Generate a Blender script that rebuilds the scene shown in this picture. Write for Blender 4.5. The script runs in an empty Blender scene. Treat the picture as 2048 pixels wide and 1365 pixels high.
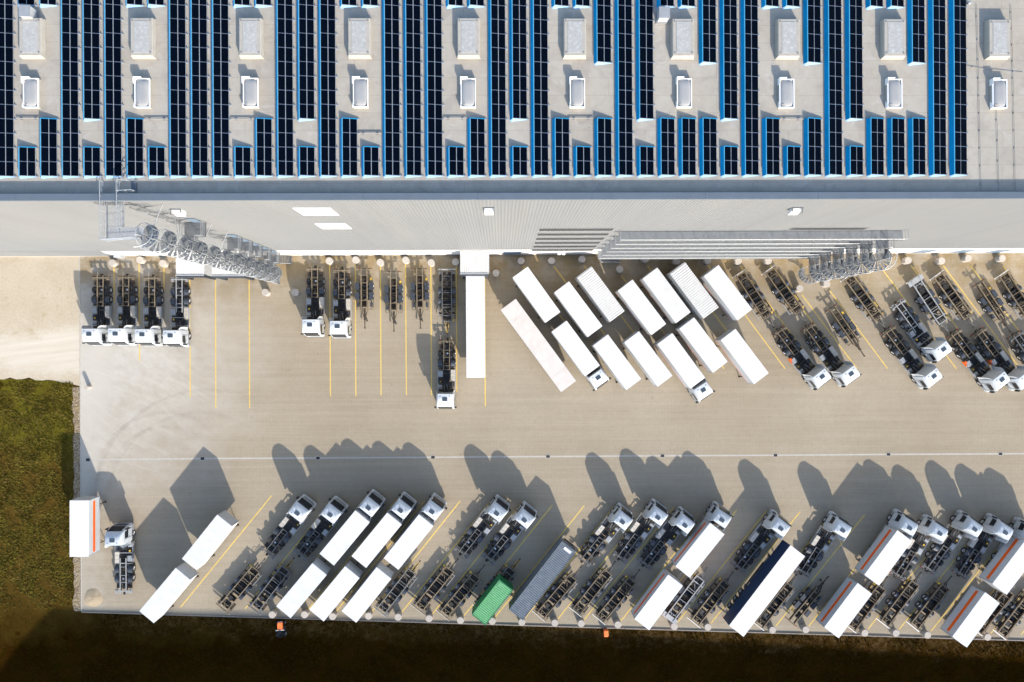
import bpy, bmesh, math, random
from mathutils import Vector, Matrix
random.seed(7)
rad = math.radians
PI = math.pi
scene = bpy.context.scene
COL = scene.collection

# ------------------------------------------------------------------ camera
CAM_H, FOC = 98.5, 1365.0
TAU, ROLL = rad(0.88), 0.0054
r0, u0 = Vector((math.cos(TAU), 0, math.sin(TAU))), Vector((0, 1, 0))
FWD = Vector((math.sin(TAU), 0, -math.cos(TAU)))
RIGHT = r0 * math.cos(ROLL) - u0 * math.sin(ROLL)
UP = u0 * math.cos(ROLL) + r0 * math.sin(ROLL)
CAM_P = Vector((0, 0, CAM_H))
cd = bpy.data.cameras.new('camera')
cam = bpy.data.objects.new('camera', cd)
COL.objects.link(cam)
cam.matrix_world = Matrix((
    (RIGHT.x, UP.x, -FWD.x, 0), (RIGHT.y, UP.y, -FWD.y, 0), (RIGHT.z, UP.z, -FWD.z, CAM_H), (0, 0, 0, 1)))
cd.sensor_width = 36
cd.lens = FOC / 2048 * 36
cd.clip_end = 6000
scene.camera = cam


def P(px, py, h=0.0):
    """where the sight line of a place in the photograph meets the height h"""
    d = RIGHT * (px - 1024) + UP * (682.5 - py) + FWD * FOC
    return CAM_P + d * ((h - CAM_H) / d.z)


# ------------------------------------------------------------------ light
EL = rad(22.5)
sx, sy = 0.375, -0.927
SUN = Vector((sx * math.cos(EL), sy * math.cos(EL), math.sin(EL))).normalized()
sl = bpy.data.lights.new('sun', 'SUN')
sl.energy = 3.35
sl.angle = rad(0.55)
sl.color = (1.0, 0.92, 0.80)
so = bpy.data.objects.new('sun', sl)
so.rotation_euler = (-SUN).to_track_quat('-Z', 'Y').to_euler()
so.location = SUN * 300
COL.objects.link(so)
w = bpy.data.worlds.new('World')
scene.world = w
w.use_nodes = True
nt = w.node_tree
bg = nt.nodes['Background']
sky = nt.nodes.new('ShaderNodeTexSky')
sky.sky_type = 'NISHITA'
sky.sun_disc = False
sky.sun_elevation = EL
sky.sun_rotation = math.atan2(sx, sy)
nt.links.new(sky.outputs[0], bg.inputs[0])
bg.inputs[1].default_value = 0.148
vs = scene.view_settings
vs.view_transform = 'Standard'
vs.look = 'None'
vs.exposure = 1.38
vs.gamma = 1.0

# ------------------------------------------------------------------ materials
def lin(c):
    f = lambda v: v / 12.92 if v <= 0.04045 else ((v + 0.055) / 1.055) ** 2.4
    return tuple(f(v / 255) for v in c) + (1,)


def N(t, kind, **kw):
    n = t.nodes.new(kind)
    for k, v in kw.items():
        if k in n.inputs:
            n.inputs[k].default_value = v
        else:
            setattr(n, k, v)
    return n


def mat(name, col, rough=0.6, metal=0.0, var=0.12, scale=1.5, bump=0.0, bscale=20.0, spec=0.4, dirt=None, dirt_amt=0.5, coat=0.0, per_obj=0.0):
    m = bpy.data.materials.new(name)
    m.use_nodes = True
    t = m.node_tree
    b = t.nodes['Principled BSDF']
    b.inputs['Roughness'].default_value = rough
    b.inputs['Metallic'].default_value = metal
    b.inputs['Specular IOR Level'].default_value = spec
    if coat:
        b.inputs['Coat Weight'].default_value = coat
        b.inputs['Coat Roughness'].default_value = 0.08
    geo = N(t, 'ShaderNodeNewGeometry')
    n1 = N(t, 'ShaderNodeTexNoise', Scale=scale, Detail=6.0, Roughness=0.65)
    t.links.new(geo.outputs['Position'], n1.inputs['Vector'])
    mr = N(t, 'ShaderNodeMapRange')
    mr.inputs[1].default_value = 0.25
    mr.inputs[2].default_value = 0.75
    mr.inputs[3].default_value = 1 - var
    mr.inputs[4].default_value = 1 + var
    t.links.new(n1.outputs[0], mr.inputs[0])
    mx = N(t, 'ShaderNodeVectorMath', operation='SCALE')
    mx.inputs[0].default_value = col[:3]
    t.links.new(mr.outputs[0], mx.inputs['Scale'])
    out = mx.outputs[0]
    if per_obj:
        oi = N(t, 'ShaderNodeObjectInfo')
        m2 = N(t, 'ShaderNodeMapRange')
        m2.inputs[3].default_value = 1 - per_obj
        m2.inputs[4].default_value = 1 + per_obj
        t.links.new(oi.outputs['Random'], m2.inputs[0])
        mv = N(t, 'ShaderNodeVectorMath', operation='SCALE')
        t.links.new(out, mv.inputs[0])
        t.links.new(m2.outputs[0], mv.inputs['Scale'])
        out = mv.outputs[0]
    if dirt:
        n2 = N(t, 'ShaderNodeTexNoise', Scale=scale * 2.3, Detail=8.0, Roughness=0.7)
        t.links.new(geo.outputs['Position'], n2.inputs['Vector'])
        m3 = N(t, 'ShaderNodeMapRange')
        m3.inputs[1].default_value = 0.5
        m3.inputs[2].default_value = 0.72
        m3.inputs[4].default_value = dirt_amt
        t.links.new(n2.outputs[0], m3.inputs[0])
        mm = N(t, 'ShaderNodeMix', data_type='RGBA')
        t.links.new(m3.outputs[0], mm.inputs[0])
        t.links.new(out, mm.inputs[6])
        mm.inputs[7].default_value = tuple(dirt[:3]) + (1,)
        out = mm.outputs[2]
    t.links.new(out, b.inputs['Base Color'])
    if bump:
        n3 = N(t, 'ShaderNodeTexNoise', Scale=bscale, Detail=4.0)
        t.links.new(geo.outputs['Position'], n3.inputs['Vector'])
        bp = N(t, 'ShaderNodeBump', Strength=bump, Distance=0.05)
        t.links.new(n3.outputs[0], bp.inputs['Height'])
        t.links.new(bp.outputs[0], b.inputs['Normal'])
    return m


M = {}
M['white'] = mat('white_paint', (.76, .77, .78), .45, var=.04, scale=.8, dirt=(.5, .48, .44), dirt_amt=.25)
M['cab'] = mat('cab_paint', (.50, .53, .56), .28, var=.04, scale=.8, coat=.5, per_obj=.07)
M['boxroof'] = mat('box_roof_sheet', (.60, .60, .60), .55, var=.06, scale=.6, dirt=(.44, .42, .38), dirt_amt=.45, per_obj=.05)
M['boxside'] = mat('box_side_sheet', (.47, .49, .51), .5, var=.05, scale=.7, dirt=(.4, .36, .3), dirt_amt=.4)
M['ribroof'] = mat('ribbed_roof_sheet', (.60, .59, .57), .55, var=.05, scale=.5, dirt=(.42, .39, .35), dirt_amt=.4)
M['dirtyroof'] = mat('weathered_roof_sheet', (.56, .52, .49), .65, var=.08, scale=.6, dirt=(.42, .34, .27), dirt_amt=.35)
M['stripe'] = mat('orange_stripe', (.78, .12, .01), .5, var=.06)
M['orange'] = mat('orange_plastic', (.85, .18, .04), .4, var=.05)
M['navy'] = mat('navy_tarpaulin', (.012, .03, .075), .45, var=.15, scale=.8)
M['green'] = mat('green_steel', (.016, .15, .055), .55, var=.15, scale=.9, dirt=(.05, .19, .09), dirt_amt=.4)
M['greenroof'] = mat('faded_green_roof', (.095, .30, .125), .6, var=.12, scale=.9, dirt=(.17, .36, .20), dirt_amt=.6)
M['bluegrey'] = mat('blue_grey_steel', (.098, .122, .150), .55, var=.18, scale=.8, dirt=(.22, .2, .19), dirt_amt=.5)
M['tan'] = mat('dusty_rusted_steel', (.175, .138, .092), .75, var=.35, scale=1.2, dirt=(.09, .055, .03), dirt_amt=.6, per_obj=.2)
M['grey'] = mat('galvanised_frame', (.135, .135, .135), .55, .1, var=.25, scale=1.5, dirt=(.12, .10, .08), dirt_amt=.5, per_obj=.15)
M['whiteframe'] = mat('white_frame_paint', (.31, .32, .33), .5, var=.15, scale=1.5, dirt=(.25, .22, .18), dirt_amt=.6)
M['black'] = mat('black_steel', (.018, .018, .02), .6, var=.3, scale=2)
M['darkbrown'] = mat('dirty_dark_steel', (.035, .026, .018), .75, var=.35, scale=2, dirt=(.09, .06, .035), dirt_amt=.6)
M['rubber'] = mat('rubber', (.022, .022, .024), .8, var=.2, scale=4)
M['guard'] = mat('plastic_mudguard', (.035, .042, .055), .5, var=.2, scale=2)
M['rim'] = mat('steel_rim', (.5, .5, .5), .35, .6, var=.15, scale=3)
M['alu'] = mat('aluminium', (.55, .56, .57), .4, .5, var=.12, scale=2)
M['tank'] = mat('grey_tank', (.29, .30, .31), .5, .2, var=.12, scale=2)
M['battery'] = mat('beige_box_lid', (.43, .395, .345), .6, var=.08, scale=2, per_obj=.1)
M['yellow'] = mat('yellow_plastic', (.50, .32, .03), .5, var=.2, per_obj=.4)
M['yellowrail'] = mat('dusty_yellow_paint', (.36, .25, .05), .7, var=.3, scale=3, dirt=(.15, .1, .05), dirt_amt=.5)
M['red'] = mat('red_plastic', (.7, .05, .02), .4, var=.1)
M['glass'] = mat('dark_glass', (.012, .015, .02), .06, var=.05, spec=.6)
M['hatch'] = mat('smoked_hatch', (.05, .065, .085), .2, var=.05, spec=.5)
M['lamp'] = mat('lamp_glass', (.75, .75, .72), .2, var=.03)
M['galv'] = mat('galvanised_steel', (.36, .375, .39), .45, .3, var=.12, scale=3)
M['midgalv'] = mat('grated_steel', (.20, .21, .22), .55, .2, var=.15, scale=2)
M['darkgalv'] = mat('weathered_galvanised_steel', (.125, .138, .155), .5, .3, var=.15, scale=2)
M['concrete'] = mat('concrete', (.40, .36, .315), .9, var=.12, scale=3, bump=.2, dirt=(.3, .26, .22), dirt_amt=.4)
M['kerb'] = mat('kerb_concrete', (.23, .20, .17), .9, var=.2, scale=2, bump=.2, dirt=(.09, .07, .05), dirt_amt=.6)
M['wall'] = None
M['base'] = mat('white_base_panel', (.72, .70, .67), .6, var=.05, scale=.3)
M['door'] = mat('sectional_door', (.50, .53, .56), .45, var=.06, scale=1)
M['doordark'] = mat('dark_sectional_door', (.13, .18, .24), .4, var=.06, scale=1)
M['window'] = mat('window_glass', (.035, .036, .038), .5, var=.15, scale=.6, spec=.3)
M['whitepane'] = mat('white_window_panel', (.78, .78, .77), .4, var=.03)  # evenly white, opaque window panes
M['parapet'] = mat('grey_parapet_sheet', (.095, .12, .15), .5, .0, var=.1, scale=.7, dirt=(.12, .13, .14), dirt_amt=.4)
M['module'] = mat('solar_glass', (.0008, .0022, .006), .35, var=.25, scale=.9, spec=.03)
M['litrail'] = mat('lit_blue_rail', (.06, .30, .50), .5, var=.15, scale=2)  # light caught on the top edge put into a paler blue
M['rack'] = mat('aluminium_rack', (.27, .30, .34), .5, .2, var=.15, scale=2)
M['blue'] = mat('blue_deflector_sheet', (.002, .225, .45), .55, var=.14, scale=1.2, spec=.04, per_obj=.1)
M['bluesunlit'] = mat('sunlit_blue_end_sheet', (.20, .36, .57), .5, var=.08, scale=1.2)  # sunlight on the south end plates put into a paler blue
M['hatchbox'] = mat('pale_hood_sheet', (.33, .32, .305), .6, var=.12, scale=1.6, dirt=(.50, .51, .52), dirt_amt=.8)
M['curb'] = mat('pale_roof_curb', (.34, .315, .275), .7, var=.1, scale=2)
M['dome'] = mat('opal_dome', (.30, .295, .29), .25, var=.06, scale=1)
M['pipe'] = mat('grey_pipe', (.20, .20, .20), .6, var=.1)
M['wire'] = mat('grey_wire', (.2, .2, .2), .6, var=.1)
M['line'] = mat('yellow_line', (.60, .42, .10), .8, var=.2, scale=3, dirt=(.36, .28, .17), dirt_amt=.6)
M['channel'] = mat('pale_channel', (.40, .375, .335), .85, var=.15, scale=2, dirt=(.3, .27, .23), dirt_amt=.6)
M['sand'] = mat('sand', (.34, .27, .18), .95, var=.2, scale=4, bump=.4)


def ground_mat(name, build):
    m = bpy.data.materials.new(name)
    m.use_nodes = True
    t = m.node_tree
    b = t.nodes['Principled BSDF']
    b.inputs['Roughness'].default_value = .92
    b.inputs['Specular IOR Level'].default_value = .15
    geo = N(t, 'ShaderNodeNewGeometry')
    pos = geo.outputs['Position']

    def noise(scale, detail=6., rough=.6, vec=None, dist=0.):
        n = N(t, 'ShaderNodeTexNoise', Scale=scale, Detail=detail, Roughness=rough, Distortion=dist)
        t.links.new(vec or pos, n.inputs['Vector'])
        return n.outputs[0]

    def ramp(f, a, z, lo=0., hi=1.):
        r = N(t, 'ShaderNodeMapRange')
        r.inputs[1].default_value, r.inputs[2].default_value, r.inputs[3].default_value, r.inputs[4].default_value = a, z, lo, hi
        t.links.new(f, r.inputs[0])
        return r.outputs[0]

    def mix(f, a, z, mode='MIX'):
        x = N(t, 'ShaderNodeMix', data_type='RGBA', blend_type=mode)
        for s, v in ((0, f), (6, a), (7, z)):
            if hasattr(v, 'default_value'):
                t.links.new(v, x.inputs[s])
            elif s == 0:
                x.inputs[0].default_value = v
            else:
                x.inputs[s].default_value = tuple(v[:3]) + (1,)
        return x.outputs[2]

    def math_(op, a, z):
        x = N(t, 'ShaderNodeMath', operation=op)
        for s, v in ((0, a), (1, z)):
            if hasattr(v, 'default_value'):
                t.links.new(v, x.inputs[s])
            else:
                x.inputs[s].default_value = v
        return x.outputs[0]

    def mapping(scale=(1, 1, 1), rot=0., loc=(0, 0, 0)):
        x = N(t, 'ShaderNodeMapping', vector_type='TEXTURE')
        scale = tuple(1 / v for v in scale)
        x.inputs['Scale'].default_value = scale
        x.inputs['Rotation'].default_value = (0, 0, rot)
        x.inputs['Location'].default_value = loc
        t.links.new(pos, x.inputs[0])
        return x.outputs[0]

    def dist_to(p, vec=None):
        x = N(t, 'ShaderNodeVectorMath', operation='DISTANCE')
        t.links.new(vec or pos, x.inputs[0])
        x.inputs[1].default_value = p
        return x.outputs['Value']

    def bump(h, s, d=.05):
        x = N(t, 'ShaderNodeBump', Strength=s, Distance=d)
        t.links.new(h, x.inputs['Height'])
        t.links.new(x.outputs[0], b.inputs['Normal'])

    class K:
        pass
    k = K()
    k.t, k.b, k.pos = t, b, pos
    k.noise, k.ramp, k.mix, k.math, k.mapping, k.dist_to, k.bump = noise, ramp, mix, math_, mapping, dist_to, bump
    c = build(k)
    t.links.new(c, b.inputs['Base Color'])
    return m


kx0, ky0 = P(164, 1223).x, P(164, 1223).y
kx1, ky1 = P(2048, 1280).x, P(2048, 1280).y
ks = (ky1 - ky0) / (kx1 - kx0)


def yard_build(k):
    base = k.mix(k.ramp(k.noise(.06, 5.), .35, .65), (.298, .247, .180), (.350, .300, .226))
    base = k.mix(k.ramp(k.noise(1.3, 8., .7), .3, .7, 0, .35), base, (.238, .193, .138))
    # fine courses of the block paving
    br = N(k.t, 'ShaderNodeTexBrick', Scale=1.0)
    br.inputs['Mortar Size'].default_value = .014
    br.inputs['Brick Width'].default_value = .21
    br.inputs['Row Height'].default_value = .21
    br.inputs['Color1'].default_value = (1.04, 1.04, 1.04, 1)
    br.inputs['Color2'].default_value = (.94, .94, .94, 1)
    br.inputs['Mortar'].default_value = (.72, .72, .72, 1)
    br.offset = 0.0
    k.t.links.new(k.pos, br.inputs['Vector'])
    base = k.mix(.75, base, br.outputs[0], 'MULTIPLY')
    # worn lengthwise streaks
    st = k.noise(1., 5., .6, vec=k.mapping((.035, 1.6, 1)))
    base = k.mix(k.ramp(st, .42, .7, 0, .25), base, (.41, .36, .285))
    st2 = k.noise(1., 4., .6, vec=k.mapping((.05, .5, 1), loc=(9, 4, 0)))
    base = k.mix(k.ramp(st2, .5, .75, 0, .3), base, (.25, .212, .158))
    # dark oil spots
    sp = k.noise(.9, 3., .5)
    base = k.mix(k.ramp(sp, .68, .78, 0, .35), base, (.12, .10, .085))
    # pale stone dust carried in from the gravel track by wheels
    g = P(195, 705)
    d = k.math('ADD', k.dist_to((g.x, g.y, 0), k.mapping((.85, 1.25, 1), loc=(0, 0, 0)) if False else None), k.ramp(k.noise(.16, 5.), .2, .8, -6, 6))
    f = k.ramp(d, 5.0, 26.0, .9, 0)
    f = k.math('MULTIPLY', f, k.ramp(k.noise(.5, 7., .7), .25, .6, .45, 1))
    base = k.mix(f, base, (.455, .432, .395))
    e = P(172, 800)
    x = N(k.t, 'ShaderNodeSeparateXYZ')
    k.t.links.new(k.pos, x.inputs[0])
    ed = k.ramp(k.math('ADD', x.outputs[0], k.ramp(k.noise(.5, 6.), .3, .7, -2.2, 2.2)), e.x + .6, e.x + 3.4, .6, 0)
    yy = k.math('MULTIPLY', ed, k.ramp(x.outputs[1], P(0, 1120).y, P(0, 960).y, .35, 1))
    yy = k.math('MULTIPLY', yy, k.ramp(x.outputs[1], P(0, 700).y, P(0, 640).y, 1, .1))
    base = k.mix(yy, base, (.46, .43, .385))
    # curved tyre marks of turning lorries
    for (cx, cy, r) in ((330, 960, 9.6), (330, 960, 7.6), (420, 1010, 16.5), (400, 1010, 13.2)):
        c = P(cx, cy)
        dd = k.dist_to((c.x, c.y, 0))
        q = k.math('ABSOLUTE', k.math('SUBTRACT', dd, r), 0.)
        q = k.math('ADD', q, k.ramp(k.noise(.8, 3.), .3, .7, -.1, .25))
        msk = k.math('MULTIPLY', k.ramp(q, .12, .45, .26, 0), k.ramp(x.outputs[1], c.y - 1, c.y + 6, 0, 1))
        msk = k.math('MULTIPLY', msk, k.ramp(x.outputs[0], c.x + 2, c.x + 10, 1, 0))
        base = k.mix(msk, base, (.25, .215, .18))
    # pale streaks where wheels drag the dust out across the yard
    for rot, lx in ((-.50, 0), (-.32, 7.), (-.72, 3.)):
        sk = k.noise(1., 3., .5, vec=k.mapping((.045, 1.3, 1), rot=rot, loc=(lx, lx, 0)))
        c = P(270, 780)
        q = k.ramp(k.dist_to((c.x, c.y, 0)), 4., 15., 1, 0)
        base = k.mix(k.math('MULTIPLY', k.ramp(sk, .52, .74, 0, .28), q), base, (.50, .47, .42))
    # patchy darker, browner paving towards the wall
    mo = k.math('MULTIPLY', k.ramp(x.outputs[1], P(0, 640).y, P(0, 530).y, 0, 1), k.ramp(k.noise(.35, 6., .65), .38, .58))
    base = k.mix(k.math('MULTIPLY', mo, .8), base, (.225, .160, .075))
    k.bump(br.outputs[0], .25, .02)
    return base


def grass_build(k):
    x = N(k.t, 'ShaderNodeSeparateXYZ')
    k.t.links.new(k.pos, x.inputs[0])
    bl = k.math('ADD', k.math('MULTIPLY', k.ramp(x.outputs[1], P(0, 870).y, P(0, 960).y, 0, 1), .5), k.ramp(k.noise(.11, 5., .6, dist=.8), .3, .7, 0, .8))
    a = k.mix(k.ramp(bl, .48, .78), (.150, .132, .016), (.122, .074, .016))
    a = k.mix(k.ramp(k.noise(.5, 6., .7), .50, .70, 0, .6), a, (.090, .084, .012))
    a = k.mix(k.ramp(k.noise(2.4, 7., .8), .52, .66, 0, .7), a, (.034, .030, .005))
    a = k.mix(k.ramp(k.noise(3.4, 7., .85), .55, .67, 0, .6), a, (.26, .19, .06))
    a = k.mix(k.ramp(k.noise(.30, 4., .6), .62, .68, 0, .8), a, (.032, .018, .002))
    # turning into bare brown soil past the kerb and away from the lawn, shade painted in
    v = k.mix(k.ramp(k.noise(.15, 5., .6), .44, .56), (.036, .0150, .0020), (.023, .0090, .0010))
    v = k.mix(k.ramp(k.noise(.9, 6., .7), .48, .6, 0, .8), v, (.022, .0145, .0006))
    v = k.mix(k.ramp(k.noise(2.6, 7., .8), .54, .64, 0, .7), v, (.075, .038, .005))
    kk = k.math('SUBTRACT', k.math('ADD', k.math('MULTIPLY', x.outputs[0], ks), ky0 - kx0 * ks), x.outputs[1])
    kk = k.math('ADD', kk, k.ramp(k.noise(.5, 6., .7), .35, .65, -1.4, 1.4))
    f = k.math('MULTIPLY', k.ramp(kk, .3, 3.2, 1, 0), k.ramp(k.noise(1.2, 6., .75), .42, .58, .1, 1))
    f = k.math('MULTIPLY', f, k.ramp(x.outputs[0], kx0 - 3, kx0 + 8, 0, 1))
    v = k.mix(k.math('MULTIPLY', f, .8), v, (.13, .083, .035))  # sunlit strip beside the kerb, put into the soil colour
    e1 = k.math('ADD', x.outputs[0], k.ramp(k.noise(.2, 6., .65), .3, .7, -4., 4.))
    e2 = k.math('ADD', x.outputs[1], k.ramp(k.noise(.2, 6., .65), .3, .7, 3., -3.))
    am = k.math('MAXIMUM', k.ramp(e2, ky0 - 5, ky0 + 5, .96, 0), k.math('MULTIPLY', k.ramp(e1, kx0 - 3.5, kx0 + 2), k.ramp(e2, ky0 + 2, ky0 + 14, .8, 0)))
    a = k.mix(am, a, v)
    k.b.inputs['Specular IOR Level'].default_value = 0.
    k.bump(k.noise(3.5, 7., .9), 1., .5)
    return a


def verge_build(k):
    a = k.mix(k.ramp(k.noise(.15, 5., .6), .44, .56), (.034, .0125, .0008), (.021, .0065, .0004))  # brown soil with the verge's shade partly put into its darkness
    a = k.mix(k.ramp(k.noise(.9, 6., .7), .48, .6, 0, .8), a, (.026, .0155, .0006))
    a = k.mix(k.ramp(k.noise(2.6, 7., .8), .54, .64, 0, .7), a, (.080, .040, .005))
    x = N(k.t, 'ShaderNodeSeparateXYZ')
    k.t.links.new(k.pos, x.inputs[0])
    # paler strip along the kerb, sunlit ground put into the colour
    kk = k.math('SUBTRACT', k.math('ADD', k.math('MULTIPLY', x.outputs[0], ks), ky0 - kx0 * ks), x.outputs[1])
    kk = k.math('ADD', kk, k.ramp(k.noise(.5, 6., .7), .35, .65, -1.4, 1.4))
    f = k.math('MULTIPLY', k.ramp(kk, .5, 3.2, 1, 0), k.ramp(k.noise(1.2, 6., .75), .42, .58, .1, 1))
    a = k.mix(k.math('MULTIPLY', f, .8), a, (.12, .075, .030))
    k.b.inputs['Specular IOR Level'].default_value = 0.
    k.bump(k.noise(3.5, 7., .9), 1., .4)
    return a


def gravel_build(k):
    x = N(k.t, 'ShaderNodeSeparateXYZ')
    k.t.links.new(k.pos, x.inputs[0])
    a = k.mix(k.ramp(k.noise(.25, 6.), .35, .65), (.44, .375, .285), (.49, .43, .345))
    a = k.mix(k.ramp(k.noise(3., 6., .75), .4, .7, 0, .6), a, (.36, .295, .20))
    a = k.mix(k.ramp(k.noise(.8, 6., .7), .58, .72, 0, .7), a, (.33, .255, .13))
    y1, y2 = P(0, 640).y, P(0, 680).y
    b1 = k.math('ADD', x.outputs[1], k.ramp(k.noise(.2, 5.), .3, .7, -2, 2))
    lane = k.math('MULTIPLY', k.ramp(b1, P(0, 650).y, P(0, 680).y, 0, 1), k.ramp(b1, P(0, 738).y, P(0, 760).y, .15, 1) if False else k.ramp(b1, P(0, 760).y, P(0, 732).y, 0, 1))
    st = k.ramp(k.noise(1., 5., .6, vec=k.mapping((.05, .9, 1), rot=.12)), .35, .65, .4, 1)
    a = k.mix(k.math('MULTIPLY', lane, st), a, (.56, .515, .445))
    k.bump(k.noise(12., 4., .8), .6, .06)
    return a


def strip_build(k):
    v = N(k.t, 'ShaderNodeTexVoronoi', Scale=4.5)
    k.t.links.new(k.pos, v.inputs['Vector'])
    a = k.mix(k.ramp(v.outputs['Distance'], .1, .6), (.40, .34, .25), (.16, .12, .08))
    a = k.mix(k.ramp(k.noise(.8, 5.), .45, .65, 0, .6), a, (.26, .20, .11))
    k.bump(v.outputs['Distance'], .8, .08)
    return a


def roof_build(k):
    x = N(k.t, 'ShaderNodeSeparateXYZ')
    k.t.links.new(k.pos, x.inputs[0])
    a = k.mix(k.ramp(k.noise(.18, 6.), .35, .65), (.338, .303, .253), (.378, .346, .298))
    a = k.mix(k.ramp(k.noise(1.1, 7., .7), .45, .75, 0, .5), a, (.27, .235, .20))
    a = k.mix(k.ramp(k.noise(.45, 6., .6, dist=1.), .54, .68, 0, .5), a, (.26, .232, .205))
    a = k.mix(k.ramp(k.noise(.7, 5., .6, dist=1.5), .60, .64, 0, .35), a, (.42, .40, .37))
    br = N(k.t, 'ShaderNodeTexBrick', Scale=1.0)
    br.inputs['Mortar Size'].default_value = .02
    br.inputs['Brick Width'].default_value = 6.4
    br.inputs['Row Height'].default_value = 1.55
    br.inputs['Color1'].default_value = (1, 1, 1, 1)
    br.inputs['Color2'].default_value = (.95, .95, .95, 1)
    br.inputs['Mortar'].default_value = (.74, .73, .72, 1)
    k.t.links.new(k.pos, br.inputs['Vector'])
    a = k.mix(.8, a, br.outputs[0], 'MULTIPLY')
    sp = k.noise(3.2, 2.)
    a = k.mix(k.ramp(sp, .74, .8, 0, .6), a, (.13, .12, .11))
    return a


def wall_build(k):
    x = N(k.t, 'ShaderNodeSeparateXYZ')
    k.t.links.new(k.pos, x.inputs[0])
    a = k.mix(k.ramp(k.noise(.05, 4., .5), .35, .65), (.158, .165, .174), (.170, .175, .182))
    st = k.noise(1., 5., .6, vec=k.mapping((.7, .7, .035)))
    a = k.mix(k.ramp(st, .50, .72, 0, .35), a, (.135, .138, .14))
    st = k.noise(1., 4., .6, vec=k.mapping((.25, .25, .02), loc=(5, 3, 1)))
    a = k.mix(k.ramp(st, .52, .7, 0, .3), a, (.19, .192, .19))
    jt = k.math('MODULO', k.math('ADD', x.outputs[0], 600.), 12.)
    a = k.mix(k.ramp(jt, .0, .10, .35, 0), a, (.11, .11, .11))
    jz = k.math('ABSOLUTE', k.math('SUBTRACT', x.outputs[2], 14.2), 0.)
    a = k.mix(k.ramp(jz, .03, .12, .3, 0), a, (.21, .21, .21))
    k.b.inputs['Roughness'].default_value = .6
    k.b.inputs['Specular IOR Level'].default_value = .08
    return a


M['wall'] = ground_mat('grey_corrugated_sheet', wall_build)
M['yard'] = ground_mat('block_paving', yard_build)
M['grass'] = ground_mat('dry_grass', grass_build)
M['verge'] = ground_mat('shaded_soil_verge', verge_build)
M['gravel'] = ground_mat('pale_gravel', gravel_build)
M['strip'] = ground_mat('stone_strip', strip_build)
M['roof'] = ground_mat('roof_membrane', roof_build)


# ------------------------------------------------------------------ mesh helpers
class MB:
    def __init__(s):
        s.v, s.f = [], []

    def add(s, vs_, fs):
        o = len(s.v)
        s.v += [tuple(p) for p in vs_]
        s.f += [tuple(i + o for i in f) for f in fs]
        return s

    def box(s, x0, x1, y0, y1, z0, z1, mtx=None):
        vs_ = [Vector((x, y, z)) for z in (z0, z1) for y in (y0, y1) for x in (x0, x1)]
        if mtx:
            vs_ = [mtx @ p for p in vs_]
        return s.add(vs_, [(0, 2, 3, 1), (4, 5, 7, 6), (0, 1, 5, 4), (2, 6, 7, 3), (0, 4, 6, 2), (1, 3, 7, 5)])

    def cyl(s, p0, p1, ra, rb=None, n=12, caps=True):
        p0, p1 = Vector(p0), Vector(p1)
        rb = ra if rb is None else rb
        d = (p1 - p0).normalized()
        a = d.orthogonal().normalized()
        b = d.cross(a)
        ring = lambda c, r: [c + (a * math.cos(2 * PI * i / n) + b * math.sin(2 * PI * i / n)) * r for i in range(n)]
        fs = [(i, (i + 1) % n, n + (i + 1) % n, n + i) for i in range(n)]
        if caps:
            fs += [tuple(range(n))[::-1], tuple(range(n, 2 * n))]
        return s.add(ring(p0, ra) + ring(p1, rb), fs)

    def bar(s, p0, p1, wd, ht=None):
        """a square bar between two points"""
        p0, p1 = Vector(p0), Vector(p1)
        ht = ht or wd
        d = (p1 - p0).normalized()
        up = Vector((0, 0, 1)) if abs(d.z) < .9 else Vector((0, 1, 0))
        a = d.cross(up).normalized() * wd / 2
        b = a.cross(d).normalized() * ht / 2
        vs_ = [p + q for p in (p0, p1) for q in (-a - b, a - b, a + b, -a + b)]
        return s.add(vs_, [(0, 1, 2, 3), (7, 6, 5, 4), (0, 4, 5, 1), (1, 5, 6, 2), (2, 6, 7, 3), (3, 7, 4, 0)])

    def tube(s, pts, r, n=6):
        for a, b in zip(pts, pts[1:]):
            s.cyl(a, b, r, n=n, caps=False)
        return s

    def prism(s, poly, z0, z1):
        n = len(poly)
        vs_ = [(p[0], p[1], z0) for p in poly] + [(p[0], p[1], z1) for p in poly]
        return s.add(vs_, [tuple(range(n))[::-1], tuple(range(n, 2 * n))] + [(i, (i + 1) % n, n + (i + 1) % n, n + i) for i in range(n)])

    def loft(s, rings, cap0=True, cap1=True):
        n = len(rings[0])
        vs_ = [p for r in rings for p in r]
        fs = []
        for k in range(len(rings) - 1):
            fs += [(k * n + i, k * n + (i + 1) % n, (k + 1) * n + (i + 1) % n, (k + 1) * n + i) for i in range(n)]
        if cap0:
            fs.append(tuple(range(n))[::-1])
        if cap1:
            fs.append(tuple(range((len(rings) - 1) * n, len(rings) * n)))
        return s.add(vs_, fs)

    def mesh(s, name, material, bevel=0., smooth=False, fix=True):
        me = bpy.data.meshes.new(name)
        me.from_pydata(s.v, [], s.f)
        bm = bmesh.new()
        bm.from_mesh(me)
        if fix:
            bmesh.ops.recalc_face_normals(bm, faces=bm.faces)
        if bevel:
            bmesh.ops.bevel(bm, geom=list(bm.edges), offset=bevel, segments=2, affect='EDGES', profile=.6, clamp_overlap=True)
        bm.to_mesh(me)
        bm.free()
        me.materials.append(material)
        if smooth:
            me.shade_smooth()
            me.set_sharp_from_angle(angle=rad(38))
        return me

    def obj(s, name, material, parent=None, loc=(0, 0, 0), rz=0., link=True, **kw):
        o = bpy.data.objects.new(name, s.mesh(name, material, **kw))
        o.location = loc
        o.rotation_euler.z = rz
        if parent:
            o.parent = parent
        if link:
            COL.objects.link(o)
        return o


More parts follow.
